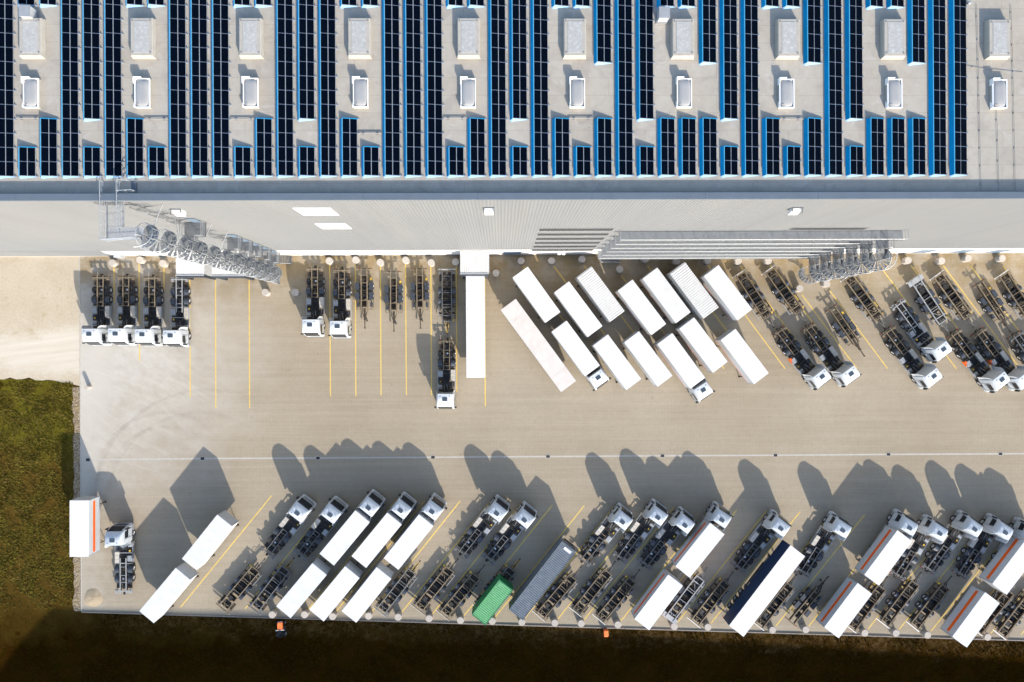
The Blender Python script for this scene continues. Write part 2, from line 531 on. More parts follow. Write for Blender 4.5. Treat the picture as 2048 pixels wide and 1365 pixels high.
def tag(o, label, cat, group=None):
    o['label'] = label
    o['category'] = cat
    if group:
        o['group'] = group
    return o


def structure(o, kind='structure'):
    o['kind'] = kind
    return o


def thing(name, label, cat, loc=(0, 0, 0), rz=0., group=None, link=True):
    o = bpy.data.objects.new(name, None)
    o.empty_display_size = .2
    o.location = loc
    o.rotation_euler.z = rz
    if link:
        COL.objects.link(o)
    return tag(o, label, cat, group)


class Part:
    """a mesh of a prototype with its sub-parts"""
    def __init__(s, name, me, loc=(0, 0, 0), rz=0., kids=(), label=None):
        s.name, s.me, s.loc, s.rz, s.kids, s.label = name, me, loc, rz, list(kids), label


def place(name, parts, label, cat, loc, rz=0., group=None):
    root = thing(name, label, cat, loc, rz, group)

    def rec(ps, par):
        for p in ps:
            o = bpy.data.objects.new(p.name, p.me)
            o.location = p.loc
            o.rotation_euler.z = p.rz
            o.parent = par
            if p.label:
                o['label'] = p.label
            COL.objects.link(o)
            rec(p.kids, o)
    rec(parts, root)
    return root


ORD = ['first', 'second', 'third', 'fourth', 'fifth', 'sixth', 'seventh', 'eighth', 'ninth', 'tenth', 'eleventh', 'twelfth', 'thirteenth',
       'fourteenth', 'fifteenth', 'sixteenth', 'seventeenth', 'eighteenth', 'nineteenth', 'twentieth']


def nth(i):
    if i < 20:
        return ORD[i]
    n = i + 1
    return '%d%s' % (n, {1: 'st', 2: 'nd', 3: 'rd'}.get(n % 10, 'th'))


def cycl(me_name, r, wd, n=20):
    pass


# ------------------------------------------------------------------ ground
def sheet(name, poly, z, material, kind='structure'):
    m = MB()
    m.add([(p[0], p[1], z) for p in poly], [tuple(range(len(poly)))])
    o = m.obj(name, material, fix=False)
    if o.data.polygons[0].normal.z < 0:
        o.data.flip_normals()
    return structure(o, kind)


G = lambda x, y: tuple(P(x, y)[:2])
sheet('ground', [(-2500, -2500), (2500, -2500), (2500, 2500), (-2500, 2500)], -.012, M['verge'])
yL, yK = 164, 1222
kx0, ky0 = P(164, 1223).x, P(164, 1223).y
kx1, ky1 = P(2048, 1280).x, P(2048, 1280).y
ks = (ky1 - ky0) / (kx1 - kx0)
KY = lambda x: ky0 + (x - kx0) * ks
XE = kx0
YW = P(1024, 509.6).y          # foot of the warehouse wall
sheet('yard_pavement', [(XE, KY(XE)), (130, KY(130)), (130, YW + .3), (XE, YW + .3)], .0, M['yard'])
gy = G(0, 760)[1]
rng = random.Random(3)
edge = [(XE - .02, G(0, 774)[1])]
xx = XE - 1.0
while xx > -140:
    edge.append((xx, G(0, 768)[1] + .35 * math.sin(xx * .35) + rng.uniform(-.2, .2) + max(0, (-58 - xx)) * .04))
    xx -= .9
sheet('gravel_track', edge + [(-140, YW + .3), (XE - .02, YW + .3)], .004, M['gravel'])
gx = P(147, 900).x
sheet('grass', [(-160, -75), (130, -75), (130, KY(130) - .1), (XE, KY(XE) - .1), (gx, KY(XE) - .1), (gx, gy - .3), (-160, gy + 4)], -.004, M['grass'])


def tufts(name, n, region, hmin, hmax, material, seed):
    rr_ = random.Random(seed)
    vs_, fs = [], []
    while len(fs) < n * 3:
        x, y = region(rr_)
        if x is None:
            continue
        h = rr_.uniform(hmin, hmax)
        for q in range(3):
            a = rr_.uniform(0, 2 * PI)
            wd, ln = rr_.uniform(.05, .12), rr_.uniform(.05, .22)
            dx, dy = math.cos(a), math.sin(a)
            o = len(vs_)
            vs_ += [(x - dy * wd, y + dx * wd, -.01), (x + dy * wd, y - dx * wd, -.01), (x + dx * ln, y + dy * ln, h * rr_.uniform(.6, 1))]
            fs.append((o, o + 1, o + 2))
    m = MB()
    m.v, m.f = vs_, fs
    o = m.obj(name, material, fix=False)
    o['kind'] = 'stuff'
    o['label'] = 'short rough grass growing left of and below the yard'


def lawn(r):
    x, y = r.uniform(-80, gx - .05), r.uniform(-58, gy - .4)
    if y < KY(XE) + 6 and r.random() > (y - KY(XE)) / 6:
        return None, None
    if math.sin(x * 1.3 + 2 * math.sin(y * .7)) + math.sin(y * 1.1 + 1.7 * math.sin(x * .9)) < r.uniform(-2.2, 1.6):
        return None, None
    return x, y


def verge(r):
    x = r.uniform(XE - .5, 80)
    y = KY(x) - .25 - 12 * r.random() ** 1.4
    if math.sin(x * .8 + 2 * math.sin(y * .6)) + math.sin(y * 1.2 + 1.7 * math.sin(x * .5)) < r.uniform(-1.6, 1.9):
        return None, None
    return x, y


M['tuft'] = mat('grass_blade', (.105, .085, .016), .9, var=.6, scale=.5, spec=0., dirt=(.22, .15, .05), dirt_amt=.7)
M['drytuft'] = mat('dry_weed_blade', (.036, .020, .003), .9, var=.6, scale=.5, spec=0., dirt=(.065, .04, .01), dirt_amt=.6)
tufts('grass_tufts', 17000, lawn, .06, .24, M['tuft'], 11)
tufts('weed_tufts', 9000, verge, .05, .26, M['drytuft'], 12)
so_ = []
yy = G(0, 776)[1]
while yy > KY(XE):
    so_.append((gx + rng.uniform(-.25, .15), yy))
    yy -= .8
sheet('stone_strip', [(XE - .06, G(0, 776)[1])] + [(XE - .06, KY(XE))] + so_[::-1], .006, M['strip'])
# edging kerbs
m = MB()
seg = 1.0
x = XE
while x < 128:
    x2 = x + seg - .015
    m.add([(x, KY(x) - .16, -.01), (x2, KY(x2) - .16, -.01), (x2, KY(x2), -.01), (x, KY(x), -.01),
           (x, KY(x) - .16, .13), (x2, KY(x2) - .16, .13), (x2, KY(x2), .13), (x, KY(x), .13)],
          [(3, 2, 1, 0), (4, 5, 6, 7), (0, 1, 5, 4), (1, 2, 6, 5), (2, 3, 7, 6), (3, 0, 4, 7)])
    x += seg
structure(m.obj('kerb', M['kerb']))
m = MB()
y = KY(XE)
while y < YW - .2:
    m.box(XE - .13, XE, y, y + seg - .015, -.01, .035)
    y += seg
structure(m.obj('edging_kerb', M['channel']))
# drain channel
ch = [(176, 920), (405, 917.5), (636, 916.6), (866, 915), (1096, 913.4), (1325, 912), (1551, 911), (1777, 909.2), (2001, 908.2), (2200, 907)]
m = MB()
for a, b in zip(ch, ch[1:]):
    a, b = P(*a), P(*b)
    d = (b - a).normalized()
    n_ = Vector((-d.y, d.x, 0)) * .11
    m.add([(a - n_)[:2] + (.004,), (b - n_)[:2] + (.004,), (b + n_)[:2] + (.004,), (a + n_)[:2] + (.004,)], [(0, 1, 2, 3)])
structure(m.obj('drainage_channel', M['channel'], fix=False))
dg = MB().box(-.26, .26, -.2, .2, .006, .02).mesh('grate', M['black'])
fr = MB()
for q in ((-.32, .32, -.26, -.2), (-.32, .32, .2, .26), (-.32, -.26, -.2, .2), (.26, .32, -.2, .2)):
    fr.box(*q, .002, .024)
fr = fr.mesh('frame', M['channel'])
for i, (a, b) in enumerate(ch[:-1]):
    p = P(a, b)
    place('drain_grate', [Part('grate', dg), Part('frame', fr)], 'dark square drain grate in the pale drainage channel, %s from the left' % nth(i), 'drain', (p.x, p.y, 0), 0, 'drain grates along the channel')


# ------------------------------------------------------------------ bay lines
def strip_line(a, b, label, wd=.16, ext=0, z=.004):
    a, b = P(*a), P(*b)
    d = (b - a).normalized()
    n_ = Vector((-d.y, d.x, 0)) * wd / 2
    m = MB()
    rr = random.Random(int(a.x * 100))
    k = max(2, int((b - a).length / .5))
    pts = [a.lerp(b, i / k) for i in range(k + 1)]
    vs_ = []
    for p in pts:
        w1, w2 = rr.uniform(.85, 1.1), rr.uniform(.85, 1.1)
        vs_ += [(p.x - n_.x * w1, p.y - n_.y * w1, z), (p.x + n_.x * w2, p.y + n_.y * w2, z)]
    m.add(vs_, [(2 * i, 2 * i + 2, 2 * i + 3, 2 * i + 1) for i in range(k)])
    o = m.obj('bay_line', M['line'], fix=False)
    if o.data.polygons[0].normal.z < 0:
        o.data.flip_normals()
    o['kind'] = 'structure'


for (x, y0_, x2, y2_) in ((228, 533, 228.5, 606), (278, 528, 279, 650), (279, 690, 279.5, 722), (328, 533, 328, 580), (379.6, 560, 380.5, 795), (431, 560, 431.5, 817), (498.4, 560, 499.2, 817),
                          (659.3, 531, 661, 793), (711, 528, 711.6, 793), (761, 532, 762, 791), (811, 528, 812.8, 791), (861.6, 528, 863, 791),
                          (912.6, 532, 913.6, 784), (969.6, 556, 970.6, 813)):
    strip_line((x, y0_), (x2, y2_), '')
for s in (1042, 1103, 1164, 1239, 1291, 1353, 1413, 1477, 1537, 1600, 1654, 1763, 1818, 1883, 1937, 2002):
    yb = {1239: 547, 1600: 585, 1654: 575, 1763: 537}.get(s, 527)
    x0_ = s + (yb - 527) * (.745 if s not in (1239, 1600, 1654, 1763) else 0)
    ye = 738
    strip_line((x0_ + 4, yb + 5), (x0_ + (ye - yb) * .745, ye), '')
BB = [(544, 1230), (608.8, 1230), (664.8, 1233.5), (736.8, 1232.8), (796, 1235), (858, 1237.8), (920.8, 1241.5), (984.4, 1242.8), (1043.6, 1245), (1109.7, 1246.5),
      (1162.5, 1247.7), (1236, 1250), (1348.7, 1253.5), (1416, 1255), (1545.5, 1260.7), (1612, 1260), (1730, 1266.7), (1792.5, 1267), (1855.8, 1271), (1976, 1275)]
strip_line((361, 1215), (543, 992), '')
for (x, y) in BB + [(484, 1226), (1289, 1252), (1480, 1258), (1670, 1264), (1915, 1273), (2036, 1278)]:
    strip_line((x + 6, y - 8), (x + 184, y - 231), '')

# ------------------------------------------------------------------ bollards
def bollard_mesh():
    m = MB()
    n = 28
    ring = lambda r, z: [(r * math.cos(2 * PI * i / n), r * math.sin(2 * PI * i / n), z) for i in range(n)]
    m.loft([ring(.5, -.02), ring(.5, .97), ring(.47, 1.0)])
    return m.mesh('concrete_bollard', M['concrete'], smooth=True)


bme = bollard_mesh()
TB = [(224, 526), (279, 520), (325, 527), (530, 585), (590, 585), (658, 522), (711, 520), (760, 525), (811, 520.5), (862, 525.6), (911, 524), (992, 546.5), (1042, 522), (1103, 522),
      (1164, 518.6), (1239.5, 539), (1291, 519), (1353, 523), (1415, 522), (1477, 522), (1537, 522), (1600, 577), (1654, 567.6), (1817, 521), (1884, 522), (1937, 517), (2005, 517)]
for k, (lst, where) in enumerate(((TB, 'by the warehouse wall'), (BB, 'along the lower kerb'))):
    for i, (x, y) in enumerate(lst):
        p = P(x, y, 1.0)
        o = bpy.data.objects.new('concrete_bollard', bme)
        o.location = (p.x, p.y, 0)
        COL.objects.link(o)
        tag(o, 'round concrete bollard %s, %s from the left' % (where, nth(i)), 'bollard', 'concrete bollards round the yard')
p = P(172, 775, .9)
m = MB().cyl((0, 0, -.02), (0, 0, .9), .3, .27, 20)
tag(m.obj('concrete_bollard', M['concrete'], loc=(p.x, p.y, 0), smooth=True), 'lone slimmer pale bollard at the corner where gravel track meets yard', 'bollard')
p = P(186, 1196)
rr = random.Random(5)
m = MB()
n = 26
ring = lambda r, z: [(r * (1 + .12 * math.sin(3 * 2 * PI * i / n + r * 2)) * math.cos(2 * PI * i / n), r * math.sin(2 * PI * i / n), z + rr.uniform(-.03, .03) * (z > .02)) for i in range(n)]
m.loft([ring(1.35, .002), ring(1.0, .09), ring(.6, .16), ring(.2, .22)], cap0=False)
tag(m.obj('sand_heap', M['sand'], loc=(p.x, p.y, 0), smooth=True), 'low heap of spilt sand in the lower left corner of the yard', 'sand heap')

# ------------------------------------------------------------------ warehouse
k_ = (682.5 - 398.0)
HR = CAM_H - FOC * YW / (P(1024, 397.5, 0).y * FOC / CAM_H) if False else CAM_H * (1 - YW / P(1024, 397.3, 0).y)
DECK = HR - .55
XB0, XB1, YB1 = -112.0, 118.0, YW + 75
wh = thing('warehouse', 'high flat roofed warehouse clad in pale grey corrugated sheet with white base', 'warehouse', (0, YW, 0))
m = MB()
pr = []
x = XB0
pitch = .333
while x < XB1:
    pr += [(x, 0), (x + .12, 0), (x + .18, -.022), (x + .28, -.022)]
    x += pitch
BASE = 5.1
vs_ = [(a, b, BASE) for a, b in pr] + [(a, b, HR - .25) for a, b in pr]
n = len(pr)
m.add(vs_, [(i, i + 1, n + i + 1, n + i) for i in range(n - 1)])
m.box(XB0, XB0 + .2, .1, 75, 0, HR - .3)
m.box(XB1 - .2, XB1, .1, 75, 0, HR - .3)
m.box(XB0, XB1, 74.8, 75, 0, HR - .3)
m.obj('wall', M['wall'], wh)
x_w0 = (P(200, 501, BASE).x)
m = MB().box(x_w0, XB1, .0, .25, .02, BASE - .01)
m.obj('base_panel', M['base'], wh)
m = MB().box(XB0, x_w0 - .004, -.03, .25, .02, BASE - .01)
m.obj('base_panel', M['wall'], wh)
m = MB().box(XB0, XB1, -.05, .12, 0, .30)
m.obj('plinth', M['concrete'], wh)
m = MB().box(XB0, XB1, .25, 75, DECK - .4, DECK)
m.obj('roof', M['roof'], wh)
m = MB()
for i in range(23):
    a = XB0 + i * 10
    m.box(a, a + 9.985, -.09, .50, HR - .28, HR)
m.box(XB0, XB1, .50, .56, DECK, HR - .04)
m.obj('parapet', M['parapet'], wh)
# doors in the base band
for px, wd, mt in [(250, 3, 'door'), (300, 3, 'door'), (618, 2.7, 'door'), (668, 2.7, 'door'), (718, 2.7, 'door'), (768, 2.7, 'door'), (817, 2.7, 'door'), (868, 2.7, 'door'),
                   (1024, 2.5, 'doordark'), (1700, 2.7, 'door'), (1842, 2.4, 'doordark'), (1920, 2.4, 'doordark'), (1990, 2.4, 'doordark')]:
    x = P(px, 508, 1.5).x
    m = MB()
    for k in range(6):
        m.box(x - wd / 2, x + wd / 2, -.035, .02, .32 + k * .58, .32 + k * .58 + .565)
    d = m.obj('sectional_door', M[mt], wh)
    m = MB().box(x - wd / 2 - .12, x + wd / 2 + .12, -.037, .02, 3.82, 3.98)
    m.box(x - wd / 2 - .12, x - wd / 2 - .005, -.06, .02, .31, 3.82).box(x + wd / 2 + .005, x + wd / 2 + .12, -.06, .02, .31, 3.82)
    m.obj('door_frame', M['base'], d)
# white twin windows
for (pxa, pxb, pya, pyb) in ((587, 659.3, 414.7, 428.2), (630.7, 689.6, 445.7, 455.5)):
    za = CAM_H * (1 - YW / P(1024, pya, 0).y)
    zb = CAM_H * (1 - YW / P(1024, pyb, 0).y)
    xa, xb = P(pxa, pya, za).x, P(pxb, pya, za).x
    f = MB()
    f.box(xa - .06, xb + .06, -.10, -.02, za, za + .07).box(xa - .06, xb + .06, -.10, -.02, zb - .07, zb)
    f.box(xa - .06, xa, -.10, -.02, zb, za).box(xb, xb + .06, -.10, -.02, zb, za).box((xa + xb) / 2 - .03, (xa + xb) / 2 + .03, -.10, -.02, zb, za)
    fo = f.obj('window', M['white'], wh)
    MB().box(xa, (xa + xb) / 2 - .03, -.075, -.02, zb, za).obj('pane', M['whitepane'], fo)
    MB().box((xa + xb) / 2 + .03, xb, -.075, -.02, zb, za).obj('pane', M['whitepane'], fo)
# window bands, one per storey
FL0, DFL = 3.7, 3.42
lvl = lambda k: FL0 + DFL * k
WX0, WX1 = P(1078, 460, lvl(5) + 1.2).x, P(1226, 460, lvl(5) + 1.2).x
def band(xa, xb, zb, za):
    f = MB()
    f.box(xa - .07, xb + .07, -.052, -.02, za, za + .07).box(xa - .07, xb + .07, -.062, -.02, zb - .10, zb)
    f.box(xa - .07, xa, -.06, -.02, zb, za).box(xb, xb + .07, -.06, -.02, zb, za)
    fo = f.obj('window', M['tank'], wh)
    nb = max(2, int((xb - xa) / 1.4))
    st = (xb - xa) / nb
    for i in range(nb):
        MB().box(xa + i * st + .02, xa + (i + 1) * st - .02, -.056, -.02, zb, za).obj('pane', M['window'], fo)
for k in range(6):
    band(WX0, WX1, lvl(k) + .55, lvl(k) + 2.15)
wxa, wxb = P(1583, 459, lvl(5) + 1.5).x, P(1733, 459, lvl(5) + 1.5).x
band(wxa, wxb, lvl(5) + .7, lvl(5) + 2.2)
# two small white boxes and a grey one low on the wall
for px in (1118, 1127):
    x = P(px, 507, 1.8).x
    MB().box(x - .22, x + .22, -.28, -.05, 1.5, 2.3).obj('wall_box', M['white'], wh, bevel=.02)
x = P(238, 508, 1.8).x
MB().box(x - .45, x + .45, -.5, -.05, 1.1, 2.4).obj('wall_box', M['alu'], wh, bevel=.03)

# vent hoods high on the wall
def hood():
    a = MB()
    a.add([(-.42, -.5, -.75), (.42, -.5, -.75), (.42, -.02, -.75), (-.42, -.02, -.75), (-.42, -.30, .35), (.42, -.30, .35), (.42, -.02, .35), (-.42, -.02, .35)],
          [(3, 2, 1, 0), (4, 5, 6, 7), (0, 1, 5, 4), (1, 2, 6, 5), (2, 3, 7, 6), (3, 0, 4, 7)])
    f = MB()
    for s in (-1, 1):
        f.bar((s * .47, -.02, .5), (s * .47, -.55, .45), .05)
        f.bar((s * .47, -.52, .45), (s * .46, -.5, .0), .05)
    f.bar((-.52, -.06, .55), (.52, -.06, .55), .1)
    return [Part('hood', a.mesh('hood', M['white'], bevel=.02)), Part('bracket', f.mesh('bracket', M['darkgalv']))]
hp = hood()
for px, py, lb in ((356, 424, 'white vent hood high on the wall above the tall spiral stair'), (978, 421, 'white vent hood high on the wall above the ribbed dock house'),
                   (1591, 421, 'white vent hood high on the wall above the long escape balconies')):
    z = CAM_H * (1 - YW / P(px, py - 4, 0).y)
    p = P(px, py, z)
    place('vent_hood', hp, lb, 'vent hood', (p.x, YW, z), 0, 'vent hoods on the facade')

# ------------------------------------------------------------------ dock houses
def dock_house(x0, x1, yf, h, label, shelter=True):
    cx = (x0 + x1) / 2
    t = thing('dock_house', label, 'dock house', (cx, YW, 0), 0, 'dock houses on the facade')
    hw, dp = (x1 - x0) / 2, YW - yf
    MB().box(-hw + .1, -hw + .22, -dp + .1, -.06, 0, h - .12).obj('side_wall', M['boxside'], t)
    MB().box(hw - .22, hw - .1, -dp + .1, -.06, 0, h - .12).obj('side_wall', M['boxside'], t)
    r_ = MB()
    x = -hw
    prf = []
    while x < hw - .05:
        e = min(x + .25, hw)
        prf += [(x, 0), (x + .1, 0), (x + .13, .05), (x + .22, .05)]
        x += .25
    prf.append((hw, 0))
    n = len(prf)
    vs_ = [(a, -dp, h + b) for a, b in prf] + [(a, -.06, h + .08 + b) for a, b in prf] + [(a, -dp, h - .1) for a, b in prf] + [(a, -.06, h - .1) for a, b in prf]
    fs = [(i, i + 1, n + i + 1, n + i) for i in range(n - 1)] + [(2 * n + i, 2 * n + i + 1, 3 * n + i + 1, 3 * n + i) for i in range(n - 1)]
    fs += [(i, 2 * n + i, 2 * n + i + 1, i + 1) for i in range(n - 1)] + [(0, n, 3 * n, 2 * n), (n - 1, 3 * n - 1, 4 * n - 1, 2 * n - 1)]
    r_.add(vs_, fs)
    r_.obj('roof', M['ribroof'], t)
    s_ = MB().box(-hw + .05, hw - .05, -dp - .28, -dp + .05, 3.1 if h > 3.9 else 2.8, h - .02)
    s_.obj('shelter_curtain', M['guard'], t)
    g_ = MB().box(-hw - .05, hw + .05, -dp - .1, -dp + .02, h - .02, h + .10)
    g_.obj('gutter', M['alu'], t)
    for s in (-1, 1):
        MB().box(s * (hw - .3) - .18, s * (hw - .3) + .18, -dp - .28, -dp + .05, .0, 3.1 if h > 3.9 else 2.8).obj('side_curtain', M['guard'], t)
    return t
dh = 4.3
a, b, f = P(352, 545, dh).x, P(407.5, 545, dh).x, P(380, 550.5, dh).y
dock_house(a, b, f, dh, 'dock house with white ribbed roof beside four parked cab trucks, narrower of the pair')
a, b, f = P(423.7, 545, dh).x, P(488, 545, dh).x, P(450, 551.5, dh).y
dock_house(a, b, f, dh, 'wider dock house with white ribbed roof under the tall spiral stair')
a, b, f = P(920.5, 545, 4.7).x, P(976.5, 545, 4.7).x, P(950, 547.5, 4.7).y
dock_house(a, b, f, 4.7, 'dock house with white ribbed roof that the long white semitrailer backs into')
DOCKF = f


# ------------------------------------------------------------------ stairs and balconies
def rail_run(m, pts, h=1.05, r=.028, post=1.0, mids=(.55,), close=False):
    """handrail, midrail and posts along a level path"""
    for a, b in zip(pts, pts[1:]):
        a, b = Vector(a), Vector(b)
        for q in (h,) + tuple(mids):
            m.cyl(a + Vector((0, 0, q)), b + Vector((0, 0, q)), r if q == h else r * .7, n=6)
        k = max(1, int(round((b - a).length / post)))
        for i in range(k + 1):
            c = a.lerp(b, i / k)
            m.cyl(c, c + Vector((0, 0, h)), r * .8, n=5)


def spiral(ax, ay, turns, label, ang0, sense, rad_=1.18):
    t = thing('spiral_staircase', label, 'spiral stair', (ax, ay, 0))
    H_ = turns * DFL + FL0 - DFL
    MB().cyl((0, 0, 0), (0, 0, FL0 + DFL * (turns - 1) + 1.1), .09, n=12).obj('centre_pole', M['galv'], t, smooth=True)
    nst = 15
    for k in range(turns):
        z0 = FL0 + DFL * (k - 1)
        rise = DFL / nst
        if k == 0:
            z0, rise = 0, FL0 / nst
        tr, hr = MB(), MB()
        top = []
        low = []
        for i in range(nst):
            a0 = ang0 + sense * 2 * PI * i / nst
            a1 = a0 + sense * 2 * PI / nst * 1.0
            z = z0 + rise * (i + 1)
            if i >= nst - 3 and False:
                continue
            vs_ = []
            for zz in (z - .04, z):
                for (rr_, aa) in ((.09, a0), (rad_, a0), (rad_, a1), (.09, a1)):
                    vs_.append((rr_ * math.cos(aa), rr_ * math.sin(aa), zz))
            # open grating: tread split in slats with gaps
            for (f0, f1) in ((0, .80),):
                b0, b1 = a0 + (a1 - a0) * f0, a0 + (a1 - a0) * f1
                vs2 = []
                for zz in (z - .035, z):
                    for (rr_, aa) in ((.09, b0), (rad_, b0), (rad_, b1), (.09, b1)):
                        vs2.append((rr_ * math.cos(aa), rr_ * math.sin(aa), zz))
                tr.add(vs2, [(3, 2, 1, 0), (4, 5, 6, 7), (0, 1, 5, 4), (1, 2, 6, 5), (2, 3, 7, 6), (3, 0, 4, 7)])
            c, s = math.cos(a0), math.sin(a0)
            p = Vector((rad_ * c, rad_ * s, z))
            if i % 2 == 0:
                hr.cyl(p - Vector((0, 0, .1)), p + Vector((0, 0, 1.0)), .026, n=5)
            top.append(p + Vector((0, 0, 1.0)))
            low.append(p + Vector((0, 0, .5)))
        c, s = math.cos(ang0), math.sin(ang0)
        top.append(Vector((rad_ * c, rad_ * s, z0 + rise * (nst + 1) + 1.0)))
        low.append(Vector((rad_ * c, rad_ * s, z0 + rise * (nst + 1) + .5)))
        st = [p - Vector((0, 0, 1.05)) for p in top]
        hr.tube(top, .045, 6).tube(low, .016, 4).tube(st, .036, 4)
        f = tr.obj('flight', M['midgalv'], t)
        hr.obj('handrail', M['galv'], f)
    return t


# tall stair beside the left docks
a0_ = P(553.7, 551, 1.5)
SLX, SLY = a0_.x, a0_.y
LT = spiral(SLX, SLY, 11, 'tallest galvanised spiral staircase climbing to the roof above the dock houses', -PI / 2, -1)
LXR = P(553.7, 509, 4.8).x
landing_k = [0, 1, 2, 3, 4, 7]
ZTOP = lvl(10)
for k in landing_k:
    z = lvl(k)
    xl, xr = SLX - .6, LXR
    if k == 7:
        xl, xr = SLX - .9, LXR + .15
    yo = 1.55
    f = MB()
    # floor grating in strips
    xs = xl
    while xs < xr - .02:
        f.box(xs - SLX, min(xs + .075, xr) - SLX, YW - yo - SLY, YW - .1 - SLY, z - .04, z)
        xs += .11
    f.bar((xl - SLX, YW - yo - SLY, z - .09), (xr - SLX, YW - yo - SLY, z - .09), .06, .14)
    f.bar((xr - SLX, YW - yo - SLY, z - .09), (xr - SLX, YW - SLY, z - .09), .06, .14)
    # link to the stair
    for i in range(10):
        yq = (YW - yo - SLY) * i / 10
        f.box(-.5, .5, yq + .02, yq + .13, z - .04, z)
    fo = f.obj('landing', M['darkgalv'], LT)
    rl = MB()
    rail_run(rl, [(xr - SLX, YW - .1 - SLY, z), (xr - SLX, YW - yo - SLY, z), (.6, YW - yo - SLY, z), (.6, .9, z)], mids=(.35, .7))
    rail_run(rl, [(xl - SLX, YW - .1 - SLY, z), (xl - SLX, YW - yo - SLY, z), (-.55, YW - yo - SLY, z), (-.55, .9, z)], mids=(.35, .7))
    rl.obj('railing', M['galv'], fo)
    MB().box(.05, 1.0, YW - SLY - .09, YW - SLY - .05, z, z + 2.05).obj('door', M['doordark'], LT)
# wall braces
for (ax, ay_, bx, by_) in ((325.5, 407, 303, 439), (349, 431, 334.7, 448), (424, 445.5, 406, 475), (456, 460, 436, 484)):
    z = CAM_H * (1 - YW / P(1024, ay_, 0).y)
    q = P(ax, ay_, z)
    MB().cyl((q.x - SLX, YW - .02 - SLY, z), (.1, .1, z), .038, n=8).obj('wall_brace', M['galv'], LT)
# roof bridge from the top of the stair over the parapet
zt = ZTOP
b = MB()
xs0, xs1 = -.45, .75
bx0, bx1 = P(213, 420, zt).x - SLX, P(246, 420, zt).x - SLX
yq = -.0
ybr = P(230, 455, zt).y - SLY
while yq < YW + .9 - SLY:
    if yq > ybr:
        b.box(bx0, bx1, yq, yq + .035, zt - .03, zt)
    yq += .11
xq = bx0
while xq < .2:
    f0 = ybr - .1 if True else 0
    b.box(xq, xq + .07, max(-.4, ybr - 1.2 + (0)), ybr, zt - .03, zt)
    xq += .12
b.bar((bx0, ybr - 1.2, zt - .08), (bx0, YW + .9 - SLY, zt - .08), .07, .16).bar((bx1, ybr, zt - .08), (bx1, YW + .9 - SLY, zt - .08), .07, .16)
b.bar((bx0, ybr - 1.2, zt - .08), (0, -.1, zt - .08), .07, .16)
bo = b.obj('roof_bridge', M['galv'], LT)
r = MB()
rail_run(r, [(bx0, YW + 1.6 - SLY, zt), (bx0, ybr - 1.2, zt), (0, -.3, zt)], mids=(.3, .55, .8), post=1.2, r=.035)
rail_run(r, [(bx1, YW + 1.6 - SLY, zt), (bx1, ybr, zt)], mids=(.3, .55, .8), post=1.2, r=.035)
r.obj('railing', M['galv'], bo)
st = MB()
zr = DECK
for i in range(5):
    st.box(bx1 + .05 + i * .28, bx1 + .3 + i * .28, YW + .75 - SLY, YW + 1.7 - SLY, zt - (zt - zr - .1) * (i + 1) / 5 - .04, zt - (zt - zr - .1) * (i + 1) / 5)
st.box(bx0, bx1 + .05, YW + .75 - SLY, YW + 1.7 - SLY, zt - .04, zt)
so2 = st.obj('roof_step', M['darkgalv'], LT)
r = MB()
for yy in (YW + .75 - SLY, YW + 1.7 - SLY):
    a, b_ = Vector((bx1, yy, zt)), Vector((bx1 + 1.45, yy, zr))
    for q in (1.0, .5):
        r.cyl(a + Vector((0, 0, q)), b_ + Vector((0, 0, q)), .03, n=6)
    for q in (0, .5, 1):
        c = a.lerp(b_, q)
        r.cyl(c, c + Vector((0, 0, 1)), .025, n=5)
r.obj('railing', M['galv'], so2)

